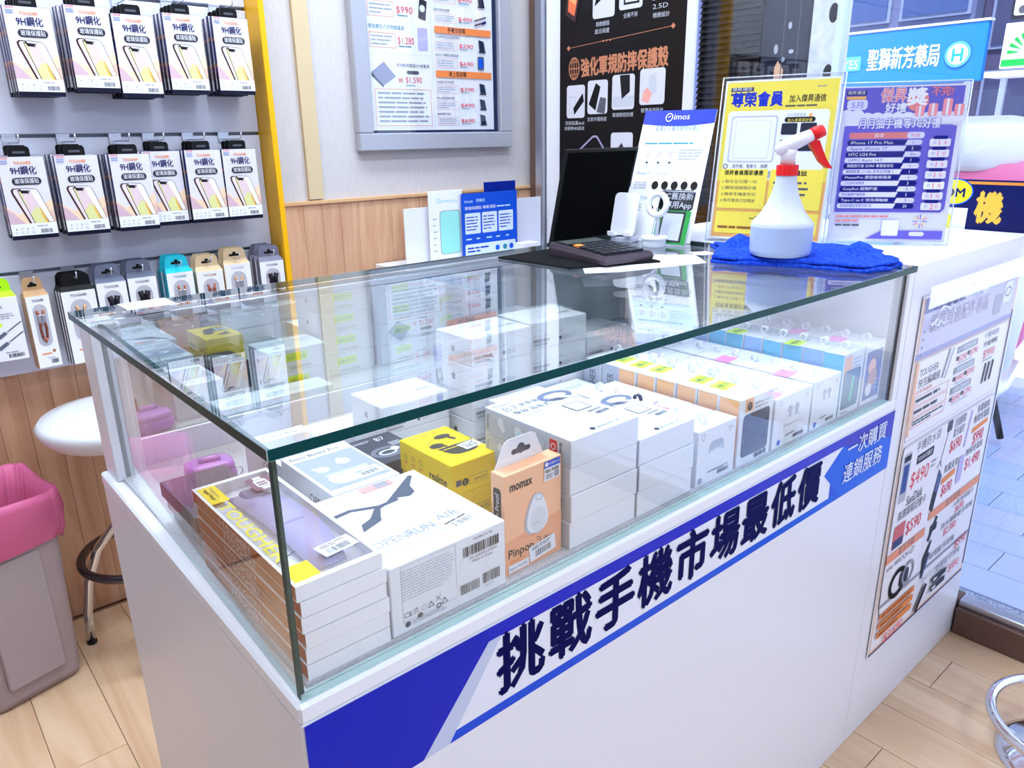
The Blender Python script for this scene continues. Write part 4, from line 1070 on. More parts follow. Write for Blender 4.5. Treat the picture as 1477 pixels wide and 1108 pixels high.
do_row(6, .5775, .0195, .0372, .087, .0355, .0800, lambda i: ('a', p_case, None), 'white case-picture', .36, {2: .02, 3: .01, 4: .01}, PNOTE, 3)
do_row(8, .6735, .0195, .0372, .085, .0355, .1010, lambda i: ('b', p_tough, s_orange) if i < 6 else ('c', p_tough, s_grey), 'white windowed box with coloured side', .72, {1: .0, 2: .0, 4: .0, 5: 0, 6: 0}, NEON)
do_row(9, .7645, .0195, .0372, .105, .0355, .0800, lambda i: ('d', p_buds, None), 'white earbud-picture', .36, {0: .0, 1: .0, 2: .0, 6: 0}, PNOTE)
do_row(9, .8745, .0195, .0372, .086, .0355, .0815, lambda i: ('e', p_buds, None), 'white earbud-picture box beside the blue-sided', .42, {1: .0, 4: .0}, PNOTE)
do_row(8, .9660, .0195, .0372, .070, .0355, .1080, lambda i: ('f', p_teal, s_blue) if i % 3 != 1 else ('g', p_teal, s_blue2), 'tall blue-sided', .5, {2: 0, 5: 0}, NEON)
do_row(6, 1.0410, .0195, .0372, .070, .0355, .1080, lambda i: ('h', p_dog, None), 'tall violet picture', .5, {1: 0, 3: 0}, PNOTE)
for (o, w, d, h, i, rx, notes, nm, black) in rows:
    hang_ring(o, w*rx, d*.5, h, RINGB if black == i else None)
    if notes and i in notes: note(o, w*rx-.045+notes[i]+.004, .004, h, .036, .027, nm, '特價 790' if nm == NEON else None, .1)

# --- stacks of white retail cartons with an apple emblem, toward the back
def apple(c, x, y, s, m):
    P = [(0, .30), (.10, .36), (.22, .38), (.34, .30), (.40, .16), (.30, .08), (.28, -.06), (.42, -.18), (.34, -.34), (.20, -.46), (.06, -.42), (-.06, -.42), (-.20, -.46), (-.34, -.32), (-.42, -.12), (-.42, .10), (-.34, .28), (-.20, .37), (-.08, .34)]
    c.poly([(x+s*a, y+s*b) for a, b in P], m); c.poly([(x+s*a, y+s*b) for a, b in ((.0, .42), (.02, .56), (.12, .66), (.16, .66), (.14, .52), (.06, .43))], m)
def earbud_carton(w, d, h, lab, grp):
    g = G(); carton(g, w, d, h, CARD, .0012); o = g.obj('earbud_carton', label=lab, cat='box', group=grp)
    g = G(); c = left(g, d); apple(c, d*.5, h*.5, .011, DGREY); g.obj('side_print', o)
    g = G(); c = front(g, w, h); c.lines(.005, h*.42, .048, .004, 2, LGREY, 3, .4); c.bars(.005, h*.24, .034, .005, DGREY, 4); c.bars(.006, h*.10, .030, .004, GREY, 14); c.circ(.062, h*.26, .003, DGREY); c.ring(.072, h*.26, .0035, .0006, DGREY); c.lines(.077, h*.2, .010, .005, 2, LGREY, 4); c.lines(.060, h*.48, .006, .004, 2, GREY, 4)
    g.obj('front_print', o)
    g = G(); c = Cv(g, (w, d, 0), (-1, 0, 0), (0, 0, 1)); c.r(w*.35, h*.45, w*.36, h*.36, NEON); c.t('3A (13) 4682', w*.38, h*.54, h*.14, INK, w=w*.3); c.lines(w*.3, h*.1, w*.4, h*.15, 2, GREY, 4); g.obj('back_print', o)
    return o
def carton_top(o, w, d, h):
    g = G(); c = top(g, h); c.lines(w*.25, d*.30, w*.5, d*.06, 1, LGREY, 3); c.lines(w*.65, d*.34, w*.3, d*.08, 2, mat('ink_mid', (128, 130, 146), .5), 4); c.ring(w*.5, d*.68, .007, .001, LGREY); c.line(w*.48, d*.62, w*.52, d*.74, .0012, LGREY); g.obj('top_print', o)
GP = 'white earbud cartons stacked in the middle of the case'
A0 = earbud_carton(.118, .088, .0428, 'x', GP)
hh = .0431
spots = []
for lv in range(4): spots.append((.443+.001*(lv % 2), .325, lv, .0, 'left column'))
for lv in range(4): spots.append((.5665, .331, lv, math.radians(-4), 'right column'))
for lv in range(3): spots.append((.692, .330, lv, .0, 'third column'))
for lv in range(2): spots.append((.316, .372, lv, .0, 'low column nearest the yellow boxes'))
LV = ['lowest', 'second', 'third', 'topmost']
A1 = None
for k, (x, y, lv, rz, col_) in enumerate(spots):
    o = A0 if k == 0 else dup(A0, (0, 0, 0))
    o.location = (x, y, ZF+lv*hh); o.rotation_euler = (0, 0, rz)
    if col_ == 'right column': o.location.x = .568; o.location.y = .334
    nl = {'left column': 4, 'right column': 4, 'third column': 3}.get(col_, 2)
    o['label'] = 'white earbud carton with apple emblem, %s in the %s' % ('topmost' if lv == nl-1 else LV[lv], col_)
    if lv == nl-1 : carton_top(o, .118, .088, .0428)
# smaller pale boxes in front of them and flat ones behind
def plain_box(name, w, d, h, loc, lab, m=None, rz=0., pr=None, grp=None):
    g = G(); carton(g, w, d, h, m or CARD); o = g.obj(name, loc=loc, rz=rz, label=lab, cat='box', group=grp)
    g = G(); c = top(g, h); c.lines(w*.5, d*.5, w*.35, d*.18, 2, LGREY, 3, .4); 
    if pr: pr(g, w, d, h)
    g.obj('print', o); return o
def pr_line(g, w, d, h): c = front(g, w, h); c.lines(w*.3, h*.5, w*.4, h*.15, 1, GREY, 3)
plain_box('charger_box', .100, .072, .040, (.455, .232, ZF), 'low white charger box under the one with a line of print, front of cartons', pr=pr_line)
plain_box('charger_box', .098, .070, .042, (.456, .233, ZF+.0404), 'upper white charger box resting on another, front of cartons', pr=pr_line)
plain_box('charger_box', .105, .075, .034, (.562, .252, ZF), 'white flat charger box behind the case-picture row', pr=pr_line)
plain_box('charger_box', .100, .072, .030, (.563, .253, ZF+.0344), 'thin white charger box on top behind the case-picture row', pr=pr_line)
plain_box('flat_box', .205, .060, .026, (.20, .470, ZF), 'long flat white box lying along the mirror rail', pr=pr_line)
plain_box('flat_box', .110, .100, .030, (.325, .268, ZF), 'flat white box between yellow boxes and cartons', pr=pr_line) if False else None
plain_box('flat_box', .150, .085, .060, (.83, .400, ZF), 'broad white box at the back right of the case', pr=pr_line)
plain_box('flat_box', .100, .085, .050, (.99, .400, ZF), 'white box in the back right corner of the case', pr=pr_line)
plain_box('flat_box', .120, .090, .055, (.695, .440, ZF), 'white box behind the third carton column', pr=pr_line)

# ================================================================== on the counter top
def mat_and_calc():
    # black anti-slip mat, built as a sheet with raised ribs
    A, B, C_, D_ = Vector((.698, .566, 0)), Vector((.707, .386, 0)), Vector((.868, .322, 0)), Vector((.950, .575, 0))
    t = thing('anti_slip_mat', 'black ribbed anti-slip mat under the calculator on the glass', 'mat', (.84, .47, ZT))
    o_ = Vector((.84, .47, 0)); BM = mat('black_rubber', (16, 16, 20), .75)
    g = G(); P = [p-o_ for p in (A, B, C_, D_)]; g.prism([(p.x, p.y, .0032) for p in P], (0, 0, -.0022), BM); 
    g.obj('mat_sheet', t)
    g = G(); n = 34
    for i in range(n):
        k0, k1 = (i+.25)/n, (i+.7)/n
        a, b = P[0].lerp(P[1], k0), P[0].lerp(P[1], k1); c_, d_ = P[3].lerp(P[2], k0), P[3].lerp(P[2], k1)
        g.prism([(a.x, a.y, .0046), (b.x, b.y, .0046), (d_.x, d_.y, .0046), (c_.x, c_.y, .0046)], (0, 0, -.0014), BM)
    tag(g.obj('ribs', t), kind='stuff')
    # paper sheets under the mat
    def sheet(pts, nm, lab, z0):
        cx = sum(p[0] for p in pts)/len(pts); cy = sum(p[1] for p in pts)/len(pts)
        g = G(); g.prism([(x-cx, y-cy, .0006) for x, y in pts], (0, 0, -.0006), mat('paper', (240, 240, 246), .5)); return g.obj(nm, loc=(cx, cy, z0), label=lab, cat='paper')
    sheet([(.70, .345), (.75, .313), (.925, .266), (.985, .335), (.92, .40), (.75, .40)], 'paper_sheet', 'white paper sheet sticking out under the black mat', ZT+.0001)
    sheet([(.99, .338), (.993, .322), (1.02, .315), (1.035, .345), (1.0, .36)], 'paper_slip', 'small white paper slip beside the larger sheet', ZT+.0001)
    # calculator
    cz = ZT+.0048; ang = math.radians(40)
    t = thing('calculator', 'dark desk calculator with grey-brown sides and one orange key', 'calculator', (.822, .425, cz), math.radians(-8)); t.scale = (1, 1, .74)
    CB = mat('calculator_side', (74, 64, 74), .35); w, d = .108, .160
    g = G()      # wedge: thicker at the back
    P0 = [(-w/2, -d/2), (w/2, -d/2), (w/2, d/2), (-w/2, d/2)]
    def ring_(s_, z): return [(x*s_, y*s_, z+(y/d+.5)*.012) for x, y in P0]
    lo = [(x, y, 0) for x, y in P0]; mid = [(x*1.03, y*1.03, .010+(y/d+.5)*.008) for x, y in P0]; hi = [(x*.985, y*.985, .020+(y/d+.5)*.012) for x, y in P0]
    g.mesh(lo+mid+hi, [(3, 2, 1, 0)]+[(i, (i+1) % 4, 4+(i+1) % 4, 4+i) for i in range(4)]+[(4+i, 4+(i+1) % 4, 8+(i+1) % 4, 8+i) for i in range(4)]+[(8, 9, 10, 11)], CB)
    g.obj('body', t)
    sl = Vector((0, d, .012)).normalized()
    def slab(x0, y0, x1, y1, hgt, m, nm, lift=0.):
        g = G(); z = lambda y: .0201+(y/d+.5)*.012+lift
        P = [(x0, y0, z(y0)), (x1, y0, z(y0)), (x1, y1, z(y1)), (x0, y1, z(y1))]
        g.prism([(a, b, c_+hgt) for a, b, c_ in P], (0, 0, -hgt), m); return g.obj(nm, t)
    slab(-w/2+.004, -d/2+.004, w/2-.004, d/2-.004, .001, BLACK, 'face_plate')
    tag(slab(-w/2+.010, .038, w/2-.010, .068, .0016, mat('lcd_grey', (70, 76, 74), .3), 'display', .001), 'grey display')
    for r_ in range(5):
        for q in range(5):
            m_ = ORANGE if (r_ == 4 and q == 0) else mat('key_grey', (46, 46, 54), .4)
            k = slab(-w/2+.009+q*.0184, -d/2+.012+r_*.0185, -w/2+.009+q*.0184+.015, -d/2+.012+r_*.0185+.0145, .004, m_, 'key', .001)
            if r_ == 4 and q == 0: tag(k, 'orange key')
mat_and_calc()

# local frame that faces the viewer: x to the viewer's right along the counter top
FACE = math.radians(-40.6)
def towel():
    # blue microfibre cloth, folded flat
    t = thing('microfibre_cloth', 'folded royal blue microfibre cloth under the spray bottle', 'cloth', (1.10, .19, ZT))
    TB = mat('microfibre_blue', (6, 48, 196), .95, bump=(420, 1.), var=((40, 92, 226), 160, (1, 1, 1)))
    out = [(.930, .262), (.938, .222), (.962, .178), (.988, .120), (1.000, .060), (1.012, .020), (1.060, .008), (1.112, .012), (1.128, .030), (1.152, .060), (1.196, .080), (1.205, .130), (1.200, .200), (1.198, .290), (1.170, .352), (1.120, .330), (1.090, .372), (1.050, .330), (.985, .292)]
    def layer(scale, z0, z1, seed, cx=1.08, cy=.19, nm='fold'):
        rnd = random.Random(seed); N_ = len(out); sub = []
        for i in range(N_):
            a = out[i]; b = out[(i+1) % N_]
            for k in range(3):
                f = k/3; x = a[0]+(b[0]-a[0])*f; y = a[1]+(b[1]-a[1])*f
                s_ = scale*(1+rnd.uniform(-.012, .012)); sub.append((cx+(x-cx)*s_-1.10, cy+(y-cy)*s_-.19))
        n = len(sub); vs = []; fs = []
        rings = [(1., z0), (1.012, (z0+z1)/2), (1., z1-.001), (.96, z1), (.75, z1), (.5, z1), (.25, z1)]
        mx = sum(p[0] for p in sub)/n; my = sum(p[1] for p in sub)/n
        for k, (s_, z) in enumerate(rings):
            for i, (x, y) in enumerate(sub): vs.append((mx+(x-mx)*s_, my+(y-my)*s_, z+(0 if k == 0 else (.0014*math.sin(x*90+seed)+.0012*math.sin(y*110+x*40)) if k >= 2 else 0)))
        for k in range(len(rings)-1):
            for i in range(n): fs.append((k*n+i, k*n+(i+1) % n, (k+1)*n+(i+1) % n, (k+1)*n+i))
        fs.append(tuple((len(rings)-1)*n+i for i in range(n))); fs.append(tuple(range(n-1, -1, -1)))
        g = G(); g.mesh(vs, fs, TB, True); g.obj(nm, t)
    layer(1., .0, .0075, 1); layer(.975, .0078, .0135, 5)
    for (x, y, r_, h_) in ((1.075, .300, .05, .022), (1.150, .105, .05, .018)):     # turned-up corners
        g = G(); n = 12; base = [(x-1.10+r_*math.cos(2*PI*k/n), y-.19+r_*.55*math.sin(2*PI*k/n), .011) for k in range(n)]; apex = (x-1.10, y-.19, .013+h_)
        mid = [((p[0]+apex[0])/2+.004*math.sin(k*2.), (p[1]+apex[1])/2, .013+h_*.62) for k, p in enumerate(base)]
        g.mesh(base+mid+[apex], [(k, (k+1) % n, n+(k+1) % n, n+k) for k in range(n)]+[(n+k, n+(k+1) % n, 2*n) for k in range(n)], TB, True); g.obj('raised_corner', t)
towel()

def spray():
    t = thing('spray_bottle', 'translucent white trigger spray bottle with red collar and trigger', 'bottle', (1.004, .174, ZT+.0155), FACE); t.scale = (1.02, 1.02, .93)
    PB = mat('milky_plastic', (198, 204, 224), .3, trans=.5); LQ = mat('milky_plastic_filled', (168, 184, 220), .3, trans=.5); RD = mat('red_plastic', (228, 40, 44), .28)
    g = G(); g.lathe([(0, 0), (.044, 0), (.0485, .003), (.0495, .01), (.0500, .035), (.0498, .0525)], LQ, 36)
    g.lathe([(.0498, .0525), (.0495, .058), (.046, .0635), (.036, .076), (.028, .092), (.0215, .11), (.0175, .128), (.0158, .141), (.0158, .146)], PB, 36)
    g.obj('bottle_body', t)
    g = G(); n = 36
    vs = []; fs = []
    for z in (.142, .160):
        for k in range(n): r_ = .0168+(.0007 if k % 2 else 0); vs.append((r_*math.cos(2*PI*k/n), r_*math.sin(2*PI*k/n), z))
    for k in range(n): fs.append((k, (k+1) % n, n+(k+1) % n, n+k))
    fs.append(tuple(n+k for k in range(n))); g.mesh(vs, fs, RD); g.obj('collar', t)
    q_ = lambda z: .160+(z-.160)*.74
    PW = mat('sprayer_white', (226, 222, 232), .3, trans=.3)
    g = G()
    def sec(x0, z0, x1, z1, a, b, m): g.tube([(x0, 0, z0), (x1, 0, z1)], [a, b], m, 14)
    g.tube([(0, 0, q_(.16)), (-.001, 0, q_(.182)), (.0, 0, q_(.196))], [.0118, .0118, .013], PW, 16)
    g.tube([(-.020, 0, q_(.190)), (-.010, 0, q_(.200)), (.012, 0, q_(.214)), (.036, 0, q_(.229))], [.0075, .0125, .0125, .0105], PW, 14)
    g.obj('sprayer_head', t)
    g = G(); g.tube([(.034, 0, q_(.228)), (.042, 0, q_(.233)), (.052, 0, q_(.2385))], [.0112, .0118, .0105], RD, 16); g.obj('nozzle', t)
    g = G(); P = [(.034, .217), (.046, .216), (.052, .196), (.062, .168), (.072, .150), (.063, .151), (.050, .166), (.040, .188), (.032, .204)]
    g.prism([(x, -.006, q_(z)) for x, z in P], (0, .012, 0), RD); g.obj('trigger', t)
    g = G(); g.tube([(.004, 0, .012), (.002, 0, .08), (0, 0, .142)], .0022, CARD2, 8); 
    g.obj('dip_tube', t)
spray()

# clear holder with an inclined insert
def holder(name, lab, B1, B2, V, paint, cat='sign', paper=None, thick=.0022, foot=.07, margin=.006, acrylic=True):
    B1, B2, V = Vector(B1), Vector(B2), Vector(V)
    u = (B2-B1); w = u.length; u.normalize(); V = V-u*V.dot(u); h = V.length; v = V.normalized(); n = u.cross(v)
    t = thing(name, lab, cat, (B1.x, B1.y, ZT))
    o0 = Vector((0, 0, .0015)); PM = paper or CARD
    if acrylic:
        g = G()
        for k in (0., -.0034):
            a = o0+n*(k); q = [a, a+u*w, a+u*w+v*h, a+v*h]; g.prism([tuple(p) for p in reversed(q)], tuple(-n*.0012), CLEAR)
        tag(g.obj('clear_front', t), 'clear acrylic sheet')
        g = G(); f0 = o0-n*.002-Vector((0, 0, .0013)); back = Vector((-n.x, -n.y, 0)).normalized()*foot
        q = [f0, f0+u*w, f0+u*w+back, f0+back]; g.prism([tuple(p) for p in reversed(q)], (0, 0, .0022), CLEAR); g.obj('foot', t)
        g = G()
        for a_, b_ in ((v*h, v*h+u*w), (u*w, u*w+v*h), (Vector((0, 0, 0)), v*h)):
            p0, p1 = o0+a_, o0+b_; g.tube([tuple(p0), tuple(p1)], .0011, mat('acrylic_edge', (206, 212, 228), .1, coat=1.), 6)
        g.obj('edge', t)
    a = o0+u*margin+v*margin-n*.0016 if acrylic else o0
    W_, H_ = (w-2*margin, h-2*margin) if acrylic else (w, h)
    g = G(); q = [a, a+u*W_, a+u*W_+v*H_, a+v*H_]
    th = .0008 if acrylic else thick
    g.prism([tuple(p) for p in q], tuple(-n*th), PM); g.obj('insert', t)
    g = G(); c = Cv(g, tuple(a), tuple(u), tuple(v), .0003 if not acrylic else .0001, .00002); paint(c, W_, H_); g.obj('print', t)
    return t, a, u, v, n

def paint_yellow(c, w, h):
    c.r(.004, .004, w-.008, h-.008, PYEL); OB = mat('poster_apricot', (240, 178, 92), .5)
    c.r(.004, .004, w-.008, h*.36, OB)
    c.r(.012, h*.93, .045, .008, NAVY); c.t('傑昇通信', .014, h*.93+.0015, .006, CARD, w=.04); c.r(.012, h*.905, .045, .005, DGREY)
    c.t('尊榮會員', .016, h*.835, .026, BLUE, w=.100, bold=.07); c.t('加入傑昇通信', .128, h*.855, .013, INK, w=.068, bold=.03); c.lines(.122, h*.825, .09, .006, 1, DGREY, 3); c.lines(.178, h*.94, .025, .004, 1, GREY, 4)
    c.rr(.012, h*.385, w-.026, h*.425, CARD, .008)
    c.rr(.020, h*.49, .092, h*.29, LGREY, .006); c.rr(.023, h*.50, .086, h*.27, CARD, .005); c.frame(.030, h*.515, .07, h*.235, .0008, LGREY)
    c.t('加入傑昇會員', .128, h*.77, .006, GREY, w=.035); c.circ(.172, h*.778, .0035, OB); c.rr(.124, h*.735, .058, .010, INK); c.t('加入會員享好禮', .13, h*.737, .006, PYEL, w=.046)
    for k in range(2):
        c.rr(.120+.036*k, h*.66, .03, .022, mat('ink_night', (34, 38, 58), .5), .003); c.rr(.120+.036*k, h*.56, .03, .022, mat('ink_night'), .003)
    c.ring(.018, h*.465, .005, .0014, NAVY); c.t('憑手機．會員卡．條碼', .032, h*.455, .007, DGREY, w=.07); c.rr(.030, h*.395, .115, h*.045, LGREY, .003); c.lines(.034, h*.40, .105, h*.035, 3, DGREY, 5, .4)
    c.rr(.010, .062, .095, h*.25, PYEL, .003); c.rr(.110, .062, w-.12, h*.25, PYEL, .003); c.rr(.010, .012, w-.02, .044, PYEL, .003)
    c.t('傑昇會員獨家優惠', .018, .128, .009, INK, w=.078, bold=.05)
    for k, s_ in enumerate(('1.每年生日禮一份', '2.購物滿額贈好禮', '3.維修手機享折扣', '4.每月會員日加碼送')): c.t(s_, .016, .112-.0125*k, .0065, DGREY, w=.07)
    c.t('會員權益', .13, .128, .009, INK, w=.05, bold=.05); c.lines(.118, .075, .07, .045, 4, DGREY, 8, .35)
    c.t('一家購買 連鎖服務', w*.36, .038, .009, INK, w=.085, bold=.05); c.lines(.016, .020, w-.04, .008, 1, mat('ink_umber'), 9, .6)
def paint_purple(c, w, h):
    LP = mat('poster_pale_lilac', (214, 214, 244), .5); DN = mat('poster_indigo', (18, 26, 120), .5); CO = mat('poster_coral', (224, 130, 130), .5)
    c.r(.002, .002, w-.004, h-.004, mat('poster_white_lilac', (236, 236, 250), .5))
    c.r(.004, h*.80, w-.008, h*.19, PURP)
    for k in range(12): c.circ(.012+.0178*k, h*.795+(.006 if k in (0, 1, 11) else 0), .013, mat('poster_white_lilac'), .012, 14)
    c.r(.004, h*.72, w-.008, h*.05, mat('poster_white_lilac'))
    c.r(.008, h*.945, .034, .008, NAVY); c.t('傑昇通信', .009, h*.945+.0012, .006, CARD, w=.031); c.r(.008, h*.92, .034, .005, mat('poster_apricot'))
    c.rr(.010, h*.855, .036, .018, LP, .006); c.t('5月', .018, h*.862, .012, PURP, w=.02)
    c.t('傑昇', .068, h*.895, .024, CARD, w=.044, bold=.08); c.t('傑昇', .068, h*.895, .024, mat('poster_pinkred', (226, 124, 136), .5), w=.044, bold=.02)
    c.t('好禮', .078, h*.835, .015, CARD, w=.036, bold=.05); c.circ(.132, h*.905, .019, CO); c.t('獎', .114, h*.875, .028, CARD, w=.034, bold=.09); c.t('不完!', .154, h*.93, .015, mat('poster_pinkred'), w=.036, bold=.05)
    for x_, y_ in ((.130, .018), (.152, .022), (.176, .03), (.196, .02)): c.rr(x_, h*.81, .016, y_, mat('gift_pink', (236, 150, 160), .5), .003); c.rr(x_+.006, h*.81, .004, y_, CARD2, .001)
    c.poly([(.008, .057), (.198, .057), (.205, .064), (.205, h*.745), (.195, h*.755), (.010, h*.755)], PURP)
    c.t('月月抽手機等3C好禮', .034, h*.735, .017, PURP, w=.142, bold=.16); c.t('月月抽手機等3C好禮', .034, h*.735, .017, CARD, w=.142, bold=.03)
    rows_ = ['iPhone 17 Pro Max', 'Apple iPhone 17', 'HTC U24 Pro', 'OPPO Reno 14 F', '美國旅行者 ZORK 筆電後背包', '樂檬聰邁 LCHSE 耳夾式耳機 2', 'MasterPro 摩登磁吸隨身', '三孔快充充電頭', 'CozyRun 超慢跑墊', '時尚編織手機掛繩', 'Type-C to C 快充傳輸線', '玻璃保護貼免費兌換1張']
    qty = ['1', '2', '1', '1', '1', '1', '1', '3', '5', '5', '5', '20']
    y = h*.665; dy = .0107
    c.rr(.020, y+.002, .13, .0115, CO, .004); c.rr(.122, y+.002, .030, .0115, LP, .005); c.t('獎項', .065, y+.004, .007, CARD, w=.016); c.t('名額', .128, y+.004, .007, CO, w=.016)
    for k, s_ in enumerate(rows_):
        yy = y-dy*(k+1); dk = k % 2 == 0; x_ = .018-.0006*k
        c.rr(x_, yy+.001, .132, .0092, DN if dk else LP, .0044); c.poly([(.120-.0006*k, yy+.001), (.124-.0006*k, yy+.0102), (.144, yy+.0102), (.144, yy+.001)], LP if dk else DN); c.rr(.130, yy+.001, .020, .0092, LP if dk else DN, .0052)
        c.t(s_, x_+.006, yy+.003, .0056, CARD if dk else DN, w=min(.085, .0052*len(s_)*(1 if k > 3 else .85))); c.t(qty[k], .134, yy+.003, .0056, DN if dk else CARD, align='c')
    for k in range(7):
        yy = y-.004-.0195*k; c.rr(.162, yy-.009, .036, .014, LP if k != 4 else CARD, .003); c.rr(.168, yy+.004, .024, .006, DN, .002); c.ring(.171, yy-.002, .0025, .0007, PURP); c.t('1' if k < 6 else '2', .178, yy-.007, .010, RED); c.t('張', .186, yy-.006, .006, CO)
    for k in range(3): c.lines(.012, .046-.0085*k, .12 if k == 0 else .075, .006, 1, [CO, CO, DGREY][k], 30+k, .55)
    c.poly([(.006, .006), (w-.006, .006), (w-.006, .022), (.10, .022), (.07, .006)], PURP); c.r(.006, .008, .09, .018, LP) if False else None; c.rr(.098, .012, .030, .030, CARD, .002); c.rr(.148, .012, .027, .008, LP)
    for k in range(12):
        a = 2*PI*k/12; m_ = [PURP, CO, PYEL][k % 3]; c.line(.165+.005*math.cos(a), .040+.005*math.sin(a), .165+.013*math.cos(a), .040+.013*math.sin(a), .0016, m_)
def paint_imos(c, w, h):
    BB = mat('imos_blue', (8, 42, 176), .4); LB = mat('imos_pale', (196, 226, 240), .4)
    c.poly([(0, h*.90)]+[(w*k/10, h*.895-.006*math.sin(PI*k/10)) for k in range(11)]+[(w, h), (0, h)], BB)
    c.ring(w*.36, h*.945, .008, .0018, CARD, .010); c.line(w*.345, h*.945, w*.375, h*.955, .0018, CARD); c.t('imos', w*.43, h*.927, .014, CARD, w=.034)
    c.t('藍寶石金屬框鏡頭保護貼', w*.2, h*.835, .012, mat('ink_steelblue', (110, 140, 200), .5), w=w*.62); c.lines(w*.27, h*.81, w*.45, .005, 1, LGREY, 4)
    c.r(w*.06, h*.55, w*.90, h*.22, LB); c.lines(w*.09, h*.73, w*.82, .007, 1, TEAL, 5)
    for k in range(3): c.rr(w*(.11+.16*k), h*.62, w*.13, h*.09, CARD, .002); c.lines(w*(.13+.16*k), h*.635, w*.09, h*.06, 4, GREY, 6+k); c.poly([(w*(.15+.16*k), h*.60), (w*(.20+.16*k), h*.60), (w*(.175+.16*k), h*.58)], INK)
    c.lines(w*.6, h*.61, w*.33, h*.09, 4, GREY, 7, .4)
    c.t('iPhone 17', w*.06, h*.50, .008, mat('ink_steelblue'), w=w*.2); c.lines(w*.32, h*.50, w*.32, .008, 2, LGREY, 8); c.lines(w*.06, h*.39, w*.18, h*.06, 3, LGREY, 9)
    for k in range(5): c.circ(w*(.36+.135*k), h*.42, w*.048, MBLACK, h*.032)
    c.t('iPhone 17 Air', w*.05, h*.31, .008, mat('ink_steelblue'), w=w*.25); c.lines(w*.06, h*.22, w*.18, h*.06, 3, LGREY, 9)
    for k in range(3): c.circ(w*(.36+.135*k), h*.24, w*.048, MBLACK, h*.032)
def paint_qr(c, w, h):
    GB = mat('green_card', (20, 170, 60), .4); c.r(0, 0, w, h*.66, GB); c.r(w*.14, h*.04, w*.72, h*.60, INK); c.r(w*.19, h*.08, w*.60, h*.52, CARD)
    c.rr(-.006, h*.66, w*1.12, h*.40, mat('black_plaque', (16, 18, 24), .3), .012)
    c.t('3C舊換新', w*.04, h*.87, h*.13, CARD, w=w*.92); c.t('專用App', w*.16, h*.70, h*.13, CARD, w=w*.80)
holder('sign_holder', 'clear stand with a yellow membership poster behind the spray bottle', (1.156, .434, ZT), (1.227, .212, ZT), (.053, .017, .320), paint_yellow)
holder('sign_holder', 'clear stand with a purple prize draw poster right of the spray bottle', (1.27, .233, ZT), (1.402, .05, ZT), (.004, .003, .300), paint_purple)
holder('display_card', 'white and blue lens protector display card standing left of the yellow poster', (1.045, .578, ZT), (1.098, .430, ZT), (.135, .047, .262), paint_imos, cat='display card', acrylic=False, thick=.003)
# easel foot of that card
holder('trade_in_card', 'small black and green card on a clear stand in front of the lens card', (1.038, .486, ZT), (1.046, .404, ZT), (.034, .004, .104), paint_qr, cat='sign', margin=.003, foot=.03)
def laptop():
    B1, B2, V = Vector((.886, .622, 0)), Vector((1.035, .622, 0)), Vector((-.0, -.045, .187))
    t = thing('tablet_display', 'plain black panel leaning on the back edge of the counter', 'screen', (B1.x, B1.y, ZT))
    u = Vector((1, 0, 0)); v = V.normalized(); n = u.cross(v); w, h = .215, V.length
    g = G(); o0 = Vector((0, 0, .002)); q = [o0, o0+u*w, o0+u*w+v*h, o0+v*h]
    g.prism([tuple(p) for p in q], tuple(-n*.006), BLACK, back=BLACK); g.obj('panel', t)
    g = G(); q = [o0+u*.006+v*.006+n*.0004, o0+u*(w-.006)+v*.006+n*.0004, o0+u*(w-.006)+v*(h-.006)+n*.0004, o0+u*.006+v*(h-.006)+n*.0004]; g.face([tuple(p) for p in q], mat('dull_black', (8, 8, 9), .95, spec=.05)); g.obj('cover', t)
    g = G(); g.box(0, -.002, 0, w, .012, .004, BLACK, c=.001); g.obj('hinge', t)
laptop()
